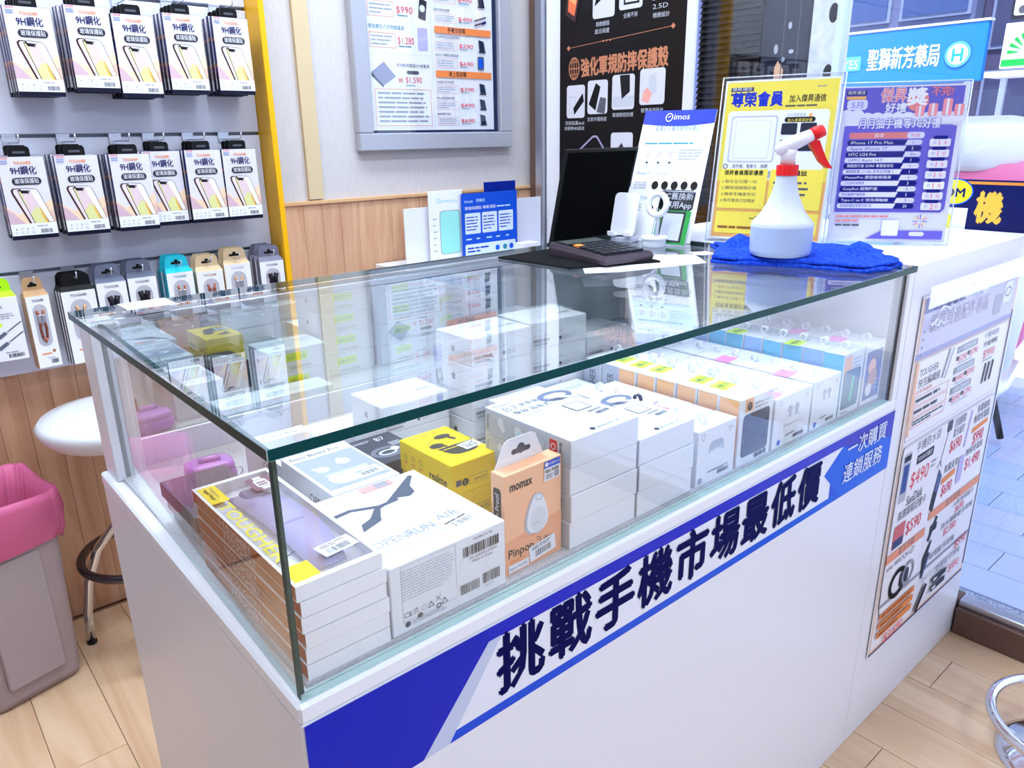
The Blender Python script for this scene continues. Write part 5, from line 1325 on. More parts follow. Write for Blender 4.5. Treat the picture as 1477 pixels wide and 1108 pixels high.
def phone_stand():
    t = thing('phone_stand', 'white plastic phone stand with tilted back plate behind the calculator', 'phone stand', (1.025, .548, ZT), math.radians(-74))
    PW = mat('stand_white', (236, 238, 248), .25)
    g = G(); g.box(-.024, -.012, 0, .024, .03, .012, mat('stand_grey', (186, 190, 208), .2, coat=.5), c=.003); g.obj('base', t)
    g = G(); g.prism([(-.016, .006, .01), (.016, .006, .01), (.014, .022, .07), (-.014, .022, .07)], (0, .004, 0), mat('stand_grey')); g.obj('arm', t)
    # plate, rounded, leaning back
    n = 6; pts = []
    w, h, r_ = .027, .088, .010
    for cx, cz, a in ((w-r_, r_, -90), (w-r_, h-r_, 0), (-w+r_, h-r_, 90), (-w+r_, r_, 180)):
        for i in range(n+1): q = math.radians(a+90*i/n); pts.append((cx+r_*math.cos(q), cz+r_*math.sin(q)))
    k = .28; f = math.sqrt(1-k*k)
    g = G(); g.prism([(x, k*z-.006, .016+z*f) for x, z in pts], (0, .004, -.001), PW); g.obj('back_plate', t)
    g = G(); g.box(-.026, -.020, .014, -.010, -.003, .018, PW, c=.0015); g.box(-.026, -.0225, .016, -.010, -.019, .025, PW, c=.0012); g.box(.010, -.020, .014, .026, -.003, .018, PW, c=.0015); g.box(.010, -.0225, .016, .026, -.019, .025, PW, c=.0012); g.obj('lip', t)
    t = thing('ring_stand', 'white ring-shaped magnetic charger stand on a round base', 'phone stand', (1.022, .462, ZT), math.radians(-74))
    g = G(); g.lathe([(0, 0), (.023, 0), (.024, .003), (.024, .013), (.0235, .014)], mat('stand_clear_grey', (206, 212, 226), .15, coat=.6), 28); g.lathe([(.0235, .014), (.0255, .0145), (.026, .017), (.0255, .0205), (0, .021)], PW, 28); g.obj('base', t)
    g = G(); g.tube([(.004, 0, .02), (.004, .006, .045), (.0, .010, .062)], [.0042, .0035, .0045], mat('stand_grey'), 10); g.obj('arm', t)
    g = G(); pts = [(.019*math.cos(a), .010+.19*.019*math.sin(a), .082+.0205*math.sin(a)) for a in [2*PI*k/28 for k in range(28)]]
    g.tube(pts, .0062, PW, 10, closed=True); g.obj('ring', t)
phone_stand()

# ================================================================== slatwall goods
SILV = mat('hook_steel', (206, 210, 222), .35, .8)
YW = Y1R-.035                 # face of the slats
def hook(x, z, length, grp, lab):
    t = thing('display_hook', lab, 'hook', (x, YW-.0015, z), group=grp)
    g = G(); g.box(-.014, -.003, -.020, .014, 0, .004, SILV, c=.0005); g.box(-.014, -.006, .002, .014, -.003, .005, SILV); g.obj('bracket', t)
    g = G(); g.tube([(0, -.002, -.012), (0, -length, -.012), (0, -length-.006, -.008), (0, -length-.008, .004)], .0016, SILV, 8); g.obj('wire', t)
    return t
BK = mat('pack_navy_black', (12, 14, 40), .4); 
def glass_pack():
    w, h, d = .089, .176, .013
    g = G(); g.box(0, 0, 0, w, d, h, mat('pack_deep_blue', (8, 18, 92), .35), c=.0006, f=mat('pack_front', (216, 213, 222), .32), d=BK)
    o = g.obj('screen_protector_pack', label='x', cat='package')
    g = G(); c = left(g, d); c.poly([(0, .118), (d, .126), (d, .130), (0, .122)], ORANGE); c.poly([(0, .058), (d, .068), (d, .071), (0, .061)], ORANGE); c.lines(.002, .07, d-.004, .045, 9, mat('pack_side_print', (88, 104, 176), .4), 4, .4); c.r(0, 0, d, .05, BK)
    g.obj('side_print', o)
    g = G(); c = front(g, w, h)
    c.r(0, 0, w, .009, BK)
    # pale dune background with a phone and its glass sheet
    c.poly([(0, .034), (w, .034), (w, .085), (.055, .065), (.02, .055), (0, .07)], mat('pack_dune', (240, 206, 176), .4)); c.poly([(0, .034), (.03, .034), (.01, .058), (0, .066)], mat('pack_mauve', (206, 176, 188), .4))
    c.poly([(.045, .034), (w, .034), (w, .062), (.07, .05)], mat('pack_rose', (226, 186, 170), .4))
    KB = mat('pack_phone_edge', (70, 40, 44), .3); P1 = mat('pack_screen_violet', (222, 198, 204), .35); P2 = mat('pack_screen_green', (216, 216, 150), .35); P3 = mat('pack_screen_gold', (226, 178, 84), .35)
    c.poly([(.038, .034), (.015, .098), (.014, .106), (.018, .110), (.030, .110), (.033, .108), (.055, .034)], KB)
    c.poly([(.042, .034), (.0185, .100), (.0185, .106), (.022, .108), (.029, .108), (.054, .034)], mat('pack_pearl', (226, 212, 216), .3))
    c.poly([(.047, .034), (.026, .106), (.052, .104), (.056, .098), (.076, .034)], INK)
    c.poly([(.0485, .034), (.028, .104), (.050, .102), (.054, .097), (.0745, .034)], P1)
    c.poly([(.0485, .034), (.043, .053), (.056, .070), (.066, .060), (.0745, .034)], P2); c.poly([(.062, .072), (.068, .055), (.0745, .034), (.070, .034), (.064, .052)], P3); c.poly([(.028, .104), (.033, .103), (.041, .060), (.0485, .034)], P3 if False else P2)
    c.poly([(.031, .1045), (.046, .1035), (.048, .098), (.033, .099)], INK)
    for a, b in (((.034, .1105), (.060, .108)), ((.060, .108), (.066, .102)), ((.066, .102), (.086, .036)), ((.034, .1105), (.031, .107))): c.line(*a, *b, .0009, DGREY)
    c.poly([(.050, .1035), (.060, .107), (.065, .101), (.085, .036), (.0755, .036)], mat('pack_glass_tint', (238, 232, 228), .2))
    c.t('9H鋼化', .021, .138, .0165, NAVY, w=.049, bold=.03)
    c.rr(.020, .1165, .056, .0155, mat('pack_pill', (44, 44, 56), .4)); c.t('玻璃保護貼', .025, .1190, .0105, CARD, w=.046)
    c.t('TOUGHER', .029, .1600, .0062, ORANGE, w=.034, bold=.04); c.t('滿版保護', .004, .1705, .004, RED, w=.016); c.lines(.004, .160, .018, .009, 2, mat('ink_steelblue'), 3, .4)
    c.r(0, .009, w, .025, CARD)
    for k in range(4): c.ring(.010+.0105*k, .0235, .0028, .0006, GREY) if k % 2 else c.poly([(.008+.0105*k, .021), (.012+.0105*k, .021), (.010+.0105*k, .0265)], GREY); c.lines(.006+.0105*k, .012, .008, .006, 2, LGREY, k+2)
    c.lines(.050, .0255, .032, .004, 1, GREY, 3); c.bars(.056, .012, .022, .009, DGREY, 9)
    g.obj('front_print', o)
    g = G(); P = [(-.021, -.002), (.021, -.002), (.021, .016), (.017, .021), (-.017, .021), (-.021, .016)]
    g.prism([(w/2+a, .004, h+b) for a, b in P], (0, .0025, 0), BLACK); c = Cv(g, (w/2, .004, h), (1, 0, 0), (0, 0, 1)); c.rr(-.012, .006, .024, .005, DGREY)
    g.obj('hang_tab', o)
    return o
XS1 = [(.134, 1.316), (.248, 1.327), (.341, 1.317), (.452, 1.327), (.567, 1.328)]
XS2 = [(.066, 1.017), (.174, 1.017), (.286, 1.017), (.362, 1.021), (.457, 1.022), (.549, 1.022)]
pk = glass_pack(); firstp = [True]
NTH = ['first', 'second', 'third', 'fourth', 'fifth', 'sixth']
def hang_packs():
    rnd = random.Random(11)
    for row, xs in (('upper', XS1), ('lower', XS2)):
        for i, (x, z) in enumerate(xs):
            n = 3 if (row == 'lower' and i in (0, 3, 5)) else 4
            if row == 'lower' and i == 3: yf = 1.492
            else: yf = 1.478
            grp = 'screen protector packs on the %s hooks' % row
            hook(x+.0445, 1.539 if row == 'upper' else 1.234, .115, 'hooks of the %s pack row' % row, 'steel hook holding the %s pack stack of the %s row' % (NTH[i], row))
            for k in range(n):
                lab = '9H glass protector pack, %s, %s stack from the left, %s row' % (['front', 'second', 'third', 'rearmost'][k], NTH[i], row)
                if firstp[0]: o = pk; firstp[0] = False
                else: o = dup(pk, (0, 0, 0))
                o['label'] = lab; o['group'] = grp
                o.location = (x-.0008*k+(rnd.uniform(-.0015, .0015) if k else 0), yf-.008+k*.0235, z+(rnd.uniform(-.002, .003) if k else 0)); o.rotation_euler = (0, 0, rnd.uniform(-.025, .025) if k else 0)
hang_packs()

GOLD = mat('cable_gold', (196, 140, 96), .3, .5); COP = mat('cable_copper', (150, 84, 66), .3, .5); DC = mat('cable_black', (24, 20, 28), .45)
def cable_box(i, x, z1, w, h, d, sidec, tabc, cable, lab, n, grp, tough=DGREY, pill=True, rz=0., y=1.492, last=True):
    sm = mat('cable_side_%d' % i, sidec, .4); tm = mat('cable_tab_%d' % i, tabc, .4)
    g = G(); g.box(0, 0, 0, w, d, h, sm, c=.0008, f=mat('cable_front', (232, 232, 240), .35))
    o = g.obj('cable_box', label=lab, cat='package', group=grp)
    # sloping top and hang tab
    g = G(); yb = d*.55
    g.mesh([(0, .001, h), (w, .001, h), (w*.93, yb, h+.012), (w*.07, yb, h+.012), (0, d, h), (w, d, h)], [(0, 1, 2, 3), (1, 5, 2), (0, 3, 4), (3, 2, 5, 4)], tm)
    P = [(w*.07, .0), (w*.93, .0), (w*.90, .022), (w*.80, .030), (w*.20, .030), (w*.10, .022)]
    g.prism([(a, yb-.0005, h+.011+b) for a, b in P], (0, .0014, 0), tm)
    c = Cv(g, (0, yb-.0005, h+.011), (1, 0, 0), (0, 0, 1)); c.rr(w*.30, .008, w*.4, .006, MBLACK); c.circ(w*.5, .015, .005, MBLACK)
    g.obj('hang_tab', o)
    g = G(); c = front(g, w, h)
    IN_ = mat('window_recess', (186, 184, 194), .35)
    if pill:
        c.t('TOUGHER', w*.26, h-.014, .006, tough, w=w*.48, bold=.05)
        ww = w*.58; c.rr(w*.21, h*.30, ww, h*.58, mat('window_rim', (158, 156, 168), .4)); c.rr(w*.23, h*.305, ww-w*.04, h*.57, IN_)
        c.lines(w*.22, h*.17, w*.5, .008, 1, ORANGE if cable is not DC else GREY, 5, .4); c.rr(w*.68, h*.20, w*.14, h*.045, GOLD); c.bars(w*.56, h*.05, w*.3, h*.06, INK, 5); c.lines(w*.45, h*.12, w*.4, .004, 1, GREY, 4)
    else:
        c.t('Von', w*.30, h*.83, .010, INK, w=.022, bold=.03); c.lines(w*.2, h*.66, w*.65, h*.1, 3, GREY, 4); c.rr(w*.05, h*.55, w*.45, .007, NEON, .002)
        for q in (0, 1): c.line(w*.3, h*(.36-.16*q), w*.98, h*(.60-.16*q), .0025, DGREY); c.line(w*.3, h*(.36-.16*q), w*.55, h*(.45-.16*q), .008, mat('plug_grey', (96, 102, 120), .3)); c.line(w*.55, h*(.45-.16*q), w*.62, h*(.475-.16*q), .005, LGREY)
        c.bars(w*.5, h*.05, w*.42, h*.06, INK, 7); c.lines(w*.45, h*.12, w*.5, .005, 1, GREY, 4)
    g.obj('front_print', o)
    if pill:
        g = G(); yy = -.0022
        for s in (-1, 1):
            cx = w*.5+s*w*.085
            g.tube([(cx, yy, h*.42), (cx+s*.002, yy-.001, h*.55), (cx-s*.001, yy, h*.70), (cx+s*.003, yy, h*.80)], .0028 if cable is not DC else .0065, cable, 8)
            if cable is not DC: g.box(cx-.004, yy-.003, h*.62, cx+.004, yy+.002, h*.74, STEEL if i % 2 else COP, c=.001)
        g.tube([(w*.5-w*.085, yy, h*.42), (w*.5, yy-.001, h*.36), (w*.5+w*.085, yy, h*.42)], .0028, cable, 8)
        g.obj('cable', o)
    o.location = (x, y, z1-h); o.rotation_euler = (0, 0, rz)
    for k in range(1, n): dup(o, (x-.003*k, y+k*(d+.0008), z1-h+.001*k), rz, lab.replace('front', 'rear' if n == 2 else ['', 'second', 'rearmost'][k]))
    return o
CG = 'cable boxes on the lowest hooks'
TC = (196, 160, 122); GR = (112, 116, 136); TE = (36, 184, 206); KR = (216, 190, 152); BKC = (16, 16, 20)
cable_box(0, -.028, .893, .078, .145, .026, (226, 226, 234), (176, 236, 30), GOLD, 'white charging cable box with lime green tab, leftmost of the lowest row', 1, CG, pill=False, y=1.49)
cable_box(1, .064, .888, .050, .170, .030, TC, (190, 152, 112), COP, 'narrow light brown cable box with metal plug in its oval window', 1, CG, rz=math.radians(8), y=1.485)
cable_box(2, .137, .888, .074, .176, .0115, BKC, BKC, GOLD, 'black cable box, front one, with gold cables behind its window', 3, CG, tough=INK, y=1.492)
cable_box(3, .215, .897, .068, .17, .030, GR, (110, 116, 138), DC, 'slate grey cable box, front one, left of its twin beside the black boxes', 2, CG, y=1.497)
cable_box(4, .286, .900, .068, .17, .030, GR, (104, 110, 130), DC, 'slate grey cable box, front one, between its twin and the turquoise box', 2, CG, y=1.497)
cable_box(5, .378, .901, .067, .17, .030, TE, (40, 190, 210), COP, 'turquoise cable box, front one, with copper cable behind its window', 2, CG, tough=TEAL, y=1.497)
cable_box(6, .452, .895, .070, .17, .024, KR, KR, COP, 'sand coloured cable box, front one, right of the turquoise box', 2, CG, tough=GOLD, y=1.497)
cable_box(7, .526, .905, .072, .17, .024, KR, KR, GOLD, 'sand coloured cable box with pale cables, front one, left of the last box', 2, CG, tough=LGREY, y=1.497)
cable_box(8, .622, .902, .070, .17, .022, GR, (118, 118, 138), DC, 'slate grey cable box, front one, nearest the yellow upright', 3, CG, y=1.494)
for i, x in enumerate((.012, .088, .174, .249, .32, .411, .487, .562, .657)): hook(x, .931, .085, 'hooks of the cable box row', 'steel hook holding the %s cable box of the lowest row' % (NTH+['seventh', 'eighth', 'ninth'])[i])
g = G(); g.box(0, 0, 0, .06, .002, .012, mat('tag_paper', (240, 238, 240), .4)); 

# ================================================================== framed price list on the back wall
def framed():
    t = thing('framed_price_list', 'silver framed price list poster hanging on the pale wall', 'framed poster', (1.005, 1.598, 1.181))
    W_, H_, b = .602, .86, .051
    g = G()
    for (x0, z0, x1, z1) in ((0, 0, W_, b), (0, H_-b, W_, H_), (0, b, b, H_-b), (W_-b, b, W_, H_-b)): g.box(x0, -.03, z0, x1, 0, z1, SILVER, c=.003)
    g.obj('frame', t)
    g = G(); g.box(b, -.012, b, W_-b, -.006, H_-b, mat('backing_navy', (38, 48, 84), .4), c=.0005); g.obj('backing', t)
    w, h = W_-2*b-.022, H_-2*b-.008
    g = G(); g.box(b+.003, -.0135, b+.008, b+.003+w, -.0122, b+.008+h, mat('price_sheet', (236, 234, 240), .4)); g.obj('sheet', t)
    g = G(); c = Cv(g, (b+.003, -.0135, b+.008), (1, 0, 0), (0, 0, 1))
    OB = mat('band_orange', (234, 134, 74), .4); L_ = w*.48; X2 = w*.51
    c.frame(.006, .006, w*.475, h*.99, .0008, LGREY)
    c.frame(.018, .012, .205, .108, .0018, SALMON); c.lines(.028, .020, .185, .094, 7, GREY, 3, .38)
    price_bits_l = [(.012, .205, '多功能充電器分Y插電源', '$1,590', None), (.006, .275, '智能魔生六式伸縮電源', '$1,280', b_lilac), (.004, .36, '智能魔多功能混合伸縮電源', '$990', b_bank), (.004, .445, '智能魔吸快充電源', '$690', b_phone), (.004, .53, '智能大容量電源', '$890', b_bank)]
    c.poly([(.01, .165), (.05, .128), (.095, .155), (.055, .195)], mat('ink_stone', (150, 150, 176), .4)); c.poly([(.01, .165), (.05, .128), (.05, .122), (.01, .155)], DGREY)
    c.t('多功能充電器分Y插電源', .10, .182, .010, DGREY, w=.12); c.rr(.135, .163, .045, .010, DGREY); c.t('$1,590', .13, .138, .018, RED, w=.06); c.t('優惠', .104, .138, .012, RED, w=.016); c.lines(.13, .128, .05, .005, 1, TEAL, 4)
    for (x_, y_, s_, p_, f_) in price_bits_l[1:]: 
        c.line(.01, y_-.056, w*.47, y_-.056, .0005, LGREY); price_bits(c, .010, y_-.05, .225, .075, s_, p_, f_, int(y_*100), hc=TEAL if '六式' in s_ else INK)
    y_ = .012
    for s_, p_, f_ in (('無線相機平衡器', '$690', b_stand), ('Mini迷你麥克風', '$490', b_stand), ('TNB後七件式音響', '$390', b_stand)):
        price_bits(c, X2, y_-.004, .215, .046, s_, p_, f_, int(y_*999)); y_ += .048
    c.r(X2, .158, .225, .020, OB); c.t('桌上型架類', X2+.05, .161, .014, INK, w=.07, bold=.04)
    price_bits(c, X2, .180, .215, .050, 'MAG™ 磁吸行車支架', '$690', b_phone, 31); price_bits(c, X2, .232, .215, .050, 'TelaMM鋁合金懸臂架', '$290', b_stand, 32)
    c.r(X2, .286, .225, .020, OB); c.t('手機支架類', X2+.05, .289, .014, INK, w=.07, bold=.04)
    price_bits(c, X2, .312, .215, .046, '磁吸充電伸縮傳輸', '$490', b_plug, 33); price_bits(c, X2, .365, .215, .055, '藍牙自拍棒三腳架', '$490', b_stand, 34); price_bits(c, X2, .43, .215, .055, '迷你風扇', '$390', b_phone, 35)
    g.obj('print', t)
    g = G(); g.box(b, -.018, b, W_-b, -.016, H_-b, GL_WIN); g.obj('pane', t)
framed()

# ================================================================== black product banner on the storefront
def banner_black():
    t = thing('product_banner', 'black phone case banner with copper lettering hanging by the window', 'banner', (1.672, 1.402, 1.02))
    w, h = .500, 1.0; BP = mat('banner_black', (16, 12, 14), .3)
    g = G(); g.box(0, -w, 0, .003, 0, h, BP); g.obj('sheet', t)
    g = G(); g.box(-.004, -w-.034, -.01, .006, -w-.001, h, mat('banner_edge', (206, 208, 220), .2, coat=.6), c=.0015); g.obj('edge_strip', t)
    g = G(); g.box(-.012, -w, h, .015, 0, h+.03, STEEL); g.box(-.012, -w, -.03, .015, 0, 0, STEEL); g.obj('rail', t)
    g = G(); c = Cv(g, (0, 0, 0), (0, -1, 0), (0, 0, 1), .0006); CU = mat('copper_print', (186, 122, 92), .35); SQ = mat('picture_white', (200, 200, 212), .4)
    c.line(.04, .462, .455, .486, .0015, CU)
    for a, b in ((.04, .462), (.455, .486)): c.poly([(a-.008, b), (a, b+.008), (a+.008, b), (a, b-.008)], CU)
    for k in range(3): c.circ(.19+.014*k, .471, .003, CU)
    c.ring(.066, .400, .024, .004, CU, .034); c.line(.043, .40, .089, .40, .003, CU); c.line(.066, .367, .066, .433, .003, CU); c.ring(.066, .4, .012, .0025, CU, .034); c.line(.048, .418, .084, .42, .002, CU); c.line(.048, .382, .084, .384, .002, CU)
    c.t('強化軍規防摔保護殼', .098, .372, .050, CU, w=.345, bold=.06, rot=.028)
    def pic(x, y, w_, h_, k):
        c.rr(x, y, w_, h_, SQ, .010)
        if k == 0: c.frame(x+.012, y+.015, .03, .05, .0012, GREY); c.poly([(x+.035, y+.01), (x+.078, y+.05), (x+.072, y+.075), (x+.03, y+.03)], MBLACK)
        if k == 1: c.poly([(x+.005, y+.03), (x+.035, y+.01), (x+.055, y+.08), (x+.035, y+.092)], MBLACK); c.poly([(x+.04, y+.005), (x+.075, y+.0), (x+.08, y+.045), (x+.055, y+.05)], DGREY)
        if k == 2: c.r(x+.003, y+.008, w_-.006, .03, LGREY); c.poly([(x+.03, y+h_-.002), (x+.07, y+h_-.002), (x+.072, y+.05), (x+.04, y+.03)], INK)
        if k == 3: c.poly([(x+.03, y+.02), (x+.065, y+.035), (x+.06, y+.088), (x+.035, y+.08)], LGREY); c.poly([(x+.008, y+.012), (x+.035, y+.004), (x+.048, y+.03), (x+.03, y+.048), (x+.016, y+.04)], mat('skin_print', (226, 160, 150), .5))
        if k == 4: c.poly([(x+.03, y), (x+.07, y+.0), (x+.075, y+.04), (x+.045, y+.088), (x+.02, y+.06)], mat('ink_violetblack', (50, 42, 58), .4))
    for k, x in enumerate((.034, .128, .232, .342)): pic(x, .250+.010*k, .082+.004*k, .100, k)
    for k, (x, s_) in enumerate(((.030, '防摔氣囊shell'), (.128, '支架多種角度'), (.236, '軍規精密防護'), (.350, '輕薄手感設計'))): c.t(s_, x, .228+.010*k, .012, LGREY, w=.084); 
    c.t('耐衝擊98%吸收', .026, .212, .011, LGREY, w=.09)
    pic(.232, .085, .09, .118, 4); c.t('四角氣囊', .246, .066, .012, LGREY, w=.05); c.t('升級保護', .246, .048, .012, LGREY, w=.05)
    # phone case outline
    OP = [(.03, .105), (.155, .192), (.172, .192), (.215, .140), (.212, .125), (.09, .035), (.07, .04), (.03, .09)]
    for i in range(len(OP)): c.line(*OP[i], *OP[(i+1) % len(OP)], .006, mat('case_outline', (150, 146, 178), .3))
    # upper row, partly above the picture
    for k, x in enumerate((.145, .252, .372)): c.rr(x, .535+.012*k, .09, .11, SQ, .010)
    c.poly([(.152, .57), (.22, .61), (.225, .63), (.16, .6)], MBLACK); c.frame(.27, .56, .06, .10, .006, INK); c.rr(.385, .572, .07, .04, DGREY, .02)
    for k, s_ in enumerate(('精緻鏡頭', '全機不拆', '2.5D')): c.t(s_, .16+.11*k, .512+.012*k, .013, LGREY, w=.055)
    c.t('邊沿保護', .155, .492, .013, LGREY, w=.06); c.t('精緻設計', .382, .512, .013, LGREY, w=.06)
    c.poly([(.028, .56), (.07, .535), (.10, .64), (.095, .75), (.04, .75)], mat('case_back', (58, 42, 42), .3)); c.poly([(.038, .57), (.066, .553), (.092, .65), (.088, .74), (.05, .74)], mat('sunset_orange', (226, 110, 70), .3)); c.poly([(.046, .60), (.07, .585), (.085, .65), (.06, .68)], mat('sunset_peach', (240, 160, 110), .3))
    for k, x in enumerate((.145, .252, .372)): c.rr(x, .72+.012*k, .09, .11, SQ, .010)
    g.obj('print', t)
banner_black()

# stickers on the foot of the window
def window_sticker():
    t = thing('window_sticker', 'dark navy sticker strip with gold character on the window behind the counter end', 'sticker', (1.7272, .195, .993))
    g = G(); g.box(-.0012, -.95, 0, 0, 0, .118, mat('sticker_navy', (10, 18, 84), .3)); g.obj('strip', t)
    g = G(); c = Cv(g, (-.0012, 0, 0), (0, -1, 0), (0, 0, 1), .0005); GD = mat('sticker_gold', (236, 184, 70), .3)
    c.r(.05, .108, .9, .006, mat('sticker_orange', (226, 140, 60), .3)); c.circ(.028, .090, .038, mat('sticker_yellow', (236, 228, 40), .3), .028); c.ring(.028, .090, .040, .003, BLUE2, .030); c.t('OM', .006, .079, .020, NAVY, w=.044, bold=.09)
    c.r(.0, .0, .062, .055, mat('sticker_pale', (224, 226, 236), .3)); c.rr(.0, .0, .03, .04, mat('sticker_yellow'), .004)
    c.t('機', .078, .024, .062, GD, w=.052, bold=.08); c.t('手', .18, .024, .062, GD, w=.052, bold=.08)
    g.obj('print', t)
window_sticker()

# ================================================================== low back desk with leaflets
DESK = mat('back_desk_white', (218, 220, 230), .4)
def desk():
    t = thing('back_desk', 'low white desk against the back wall behind the counter', 'desk', (1.03, 1.34, 0))
    g = G(); g.box(0, 0, .815, .62, .235, .84, DESK, c=.002); g.obj('desktop', t)
    for x in (0.01, .59): g = G(); g.box(x, .01, 0, x+.02, .23, .8149, DESK); g.obj('side_panel', t)
    g = G(); g.box(.03, .2, .3, .589, .215, .8149, DESK); g.obj('back_panel', t)
desk()
ZD = .8405
def leaflet(nm, lab, x0, x1, z1, m, y, paint=None, cat='leaflet', th=.004):
    g = G(); g.box(0, 0, 0, x1-x0, th, z1-ZD, m, c=.0004); o = g.obj(nm, loc=(x0, y, ZD), label=lab, cat=cat)
    if paint: g = G(); c = Cv(g, (0, 0, 0), (1, 0, 0), (0, 0, 1)); paint(c, x1-x0, z1-ZD); g.obj('print', o)
    return o
leaflet('plain_card', 'plain white card standing leftmost against the wooden wainscot', 1.080, 1.185, 1.012, CARD2, 1.470)
def pl1(c, w, h):
    c.t('imos', w*.34, h*.83, .012, mat('imos_sky', (130, 196, 226), .4), w=w*.5); c.ring(w*.28, h*.86, .007, .002, mat('imos_sky'))
    c.rr(w*.30, h*.10, w*.62, h*.62, GREY, .012); c.rr(w*.32, h*.11, w*.58, h*.60, mat('mint_print', (150, 222, 214), .4), .011)
    for k in range(6): c.lines(w*.1, h*(.6-.09*k), w*.12, .006, 1, GREY, k)
leaflet('leaflet', 'white leaflet with a mint green phone outline, second from the left', 1.160, 1.290, 1.060, CARD, 1.452, pl1)
leaflet('leaflet', 'dark blue leaflet rising behind the bright blue one', 1.40, 1.535, 1.075, mat('leaflet_deep_blue', (10, 36, 140), .3), 1.475)
def pl2(c, w, h):
    c.t('imos', w*.05, h*.86, .010, PALEBLUE, w=w*.14); c.t('授權店', w*.25, h*.86, .010, PALEBLUE, w=w*.16); c.t('玻璃保護貼 專業滿版', w*.05, h*.75, .010, CARD, w=w*.55); c.lines(w*.62, h*.755, w*.3, .008, 1, PALEBLUE, 5)
    for k in range(3): c.rr(w*(.05+.30*k), h*.38, w*.27, h*.32, mat('leaflet_tint', (206, 220, 240), .4), .004); c.lines(w*(.07+.30*k), h*.42, w*.22, h*.24, 5, mat('imos_blue', (8, 42, 176), .4), k+3, .35)
    for k in range(5): c.lines(w*(.06+.18*k), h*.28, w*.1, .008, 1, PALEBLUE, k)
    c.rr(w*.04, h*.02, w*.92, h*.20, mat('leaflet_tint'), .004); c.lines(w*.08, h*.08, w*.4, h*.1, 2, mat('imos_blue'), 9, .5); c.circ(w*.62, h*.12, .009, BLUE2); c.circ(w*.76, h*.12, .009, TEAL); c.circ(w*.88, h*.12, .009, BLUE2)
leaflet('leaflet', 'bright blue leaflet with three pale text panels', 1.278, 1.510, 1.046, mat('leaflet_blue', (16, 76, 200), .3), 1.440, pl2)
leaflet('plain_board', 'pale grey board standing right of the blue leaflets', 1.530, 1.640, 1.016, mat('pale_board', (206, 208, 222), .4), 1.462)
g = G(); carton(g, .070, .05, .038, CARD2, .001); o = g.obj('small_box', loc=(1.470, 1.36, ZD), label='small white box in front of the pale board on the back desk', cat='box')
g = G(); c = front(g, .07, .038); c.lines(.01, .012, .05, .012, 2, LGREY, 4); g.obj('print', o)

# ================================================================== waste bin with a pink bag
def bin_():
    t = thing('waste_bin', 'tall taupe waste bin lined with a pink bag left of the counter', 'bin', (-.115, 1.375, 0), math.radians(14))
    TP = mat('bin_taupe', (172, 158, 162), .5); PB = mat('bag_pink', (208, 104, 146), .38, trans=.3)
    def rect(w, d, z, r_, n=5):
        out = []
        for cx, cy, a in ((w-r_, -d+r_, -90), (w-r_, d-r_, 0), (-w+r_, d-r_, 90), (-w+r_, -d+r_, 180)):
            for i in range(n+1): q = math.radians(a+90*i/n); out.append((cx+r_*math.cos(q), cy+r_*math.sin(q), z))
        return out
    secs = [rect(.098, .070, .004, .028), rect(.102, .073, .02, .03), rect(.114, .082, .40, .03), rect(.120, .086, .43, .03), rect(.120, .086, .445, .03)]
    n = len(secs[0]); g = G(); vs = [p for s in secs for p in s]; fs = [tuple(range(n-1, -1, -1))]
    for i in range(len(secs)-1):
        for k in range(n): fs.append((i*n+k, i*n+(k+1) % n, (i+1)*n+(k+1) % n, (i+1)*n+k))
    g.mesh(vs, fs, TP, True); g.obj('bin_body', t)
    g = G(); g.box(-.060, -.0835, .05, .062, -.078, .36, TP, c=.003); g.obj('front_panel', t)
    g = G(); g.box(.095, -.09, .395, .103, -.082, .425, mat('bin_clip', (176, 164, 166), .5), c=.001); g.obj('clip', t)
    rnd = random.Random(5); g = G(); N_ = 72
    def rim(wf, df, z, amp, ph):
        out = []
        base = rect(wf, df, z, .03, 8); m = len(base)
        for k in range(N_):
            p = Vector(base[int(k*m/N_) % m]); q = Vector(base[(int(k*m/N_)+1) % m]); f = k*m/N_-int(k*m/N_); p = p.lerp(q, f)
            s_ = 1+amp*math.sin(k*1.9+ph)+amp*.6*math.sin(k*.83+ph*2); out.append((p.x*s_, p.y*s_, p.z+amp*.25*math.sin(k*.5+ph)+.10*max(0, (p.y)/df)*(.35 if z > .43 else .25)*.6))
        return out
    S = [rim(.120, .088, .372, .030, 0), rim(.128, .094, .40, .026, 1), rim(.130, .096, .435, .020, 2), rim(.130, .096, .466, .010, 2.5), rim(.127, .094, .486, .008, 3), rim(.119, .087, .484, .010, 4), rim(.108, .078, .43, .03, 5), rim(.09, .066, .33, .05, 6), rim(.07, .05, .2, .05, 7)]
    vs = [p for s in S for p in s]; fs = []
    for i in range(len(S)-1):
        for k in range(N_): fs.append((i*N_+k, i*N_+(k+1) % N_, (i+1)*N_+(k+1) % N_, (i+1)*N_+k))
    fs.append(tuple((len(S)-1)*N_+k for k in range(N_)))
    g.mesh(vs, fs, PB, True); g.obj('bag', t)
bin_()

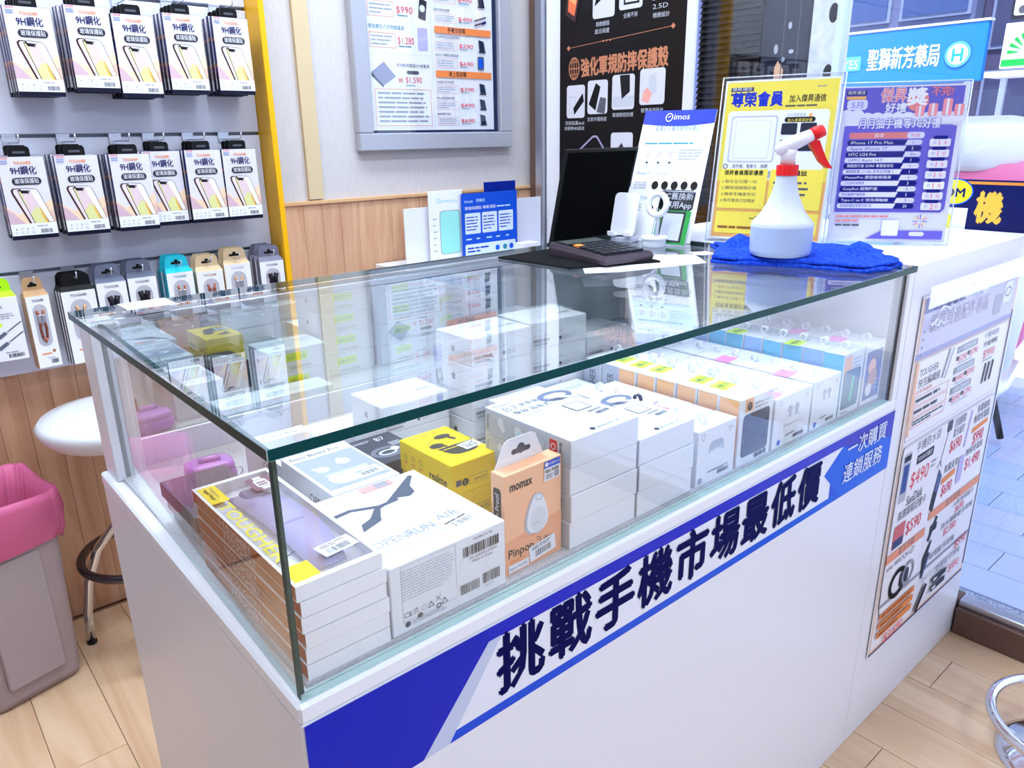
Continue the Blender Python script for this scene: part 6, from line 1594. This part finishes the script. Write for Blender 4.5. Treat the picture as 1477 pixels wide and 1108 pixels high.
# ================================================================== stools
LEATH = mat('stool_vinyl', (222, 226, 234), .3, coat=.3)
def stool(loc, lab, rz=0., seat_z=.625, ringr=.142, ring_z=.25, base='legs'):
    t = thing('round_stool', lab, 'stool', loc, rz)
    g = G(); z = seat_z
    g.lathe([(0, z-.075), (.10, z-.072), (.150, z-.058), (.170, z-.036), (.175, z-.018), (.165, z-.006), (.12, z+.004), (0, z+.006)], LEATH, 40); g.obj('seat', t)
    if base == 'legs':
        g = G(); g.tube([(0, 0, .30), (0, 0, z-.074)], .02, CHROME, 16); g.obj('pole', t)
        for k in range(4):
            a = PI/4+k*PI/2; ca, sa = math.cos(a), math.sin(a)
            P = [(.018*ca, .018*sa, .34), (.06*ca, .06*sa, .32), (.105*ca, .105*sa, .265), (.140*ca, .140*sa, .18), (.158*ca, .158*sa, .09), (.163*ca, .163*sa, .012)]
            g = G(); g.tube(P, .0115, CHROME, 12); l_ = g.obj('leg', t)
            g = G(); g.tube([(.163*ca, .163*sa, .0), (.163*ca, .163*sa, .010)], .0122, BLACK, 12); g.obj('foot_cap', l_)
    else:
        g = G(); g.tube([(0, 0, .02), (0, 0, z-.074)], .024, CHROME, 16); g.obj('pole', t)
        g = G(); g.lathe([(0, .03), (.02, .03), (.05, .018), (.11, .010), (.125, .002), (.125, 0), (0, 0)], CHROME, 40); g.obj('base_plate', t)
        for k in range(3):
            a = k*2*PI/3+math.radians(172); g = G(); g.tube([(.022*math.cos(a), .022*math.sin(a), ring_z), (ringr*math.cos(a), ringr*math.sin(a), ring_z)], .005, CHROME, 10); g.obj('spoke', t)
    g = G(); g.tube([(ringr*math.cos(a), ringr*math.sin(a), ring_z) for a in [2*PI*k/48 for k in range(48)]], .0105, CHROME if base != 'legs' else mat('dark_chrome', (90, 86, 92), .15, 1.), 12, closed=True); g.obj('foot_ring', t)
    return t
stool((.185, 1.36, 0), 'round stool with pale vinyl seat and curved chrome legs behind the counter', rz=math.radians(18))
stool((1.42, -.325, 0), 'round stool in front of the counter, only its chrome ring in view', ring_z=.09, ringr=.145, base='disc', seat_z=.66)
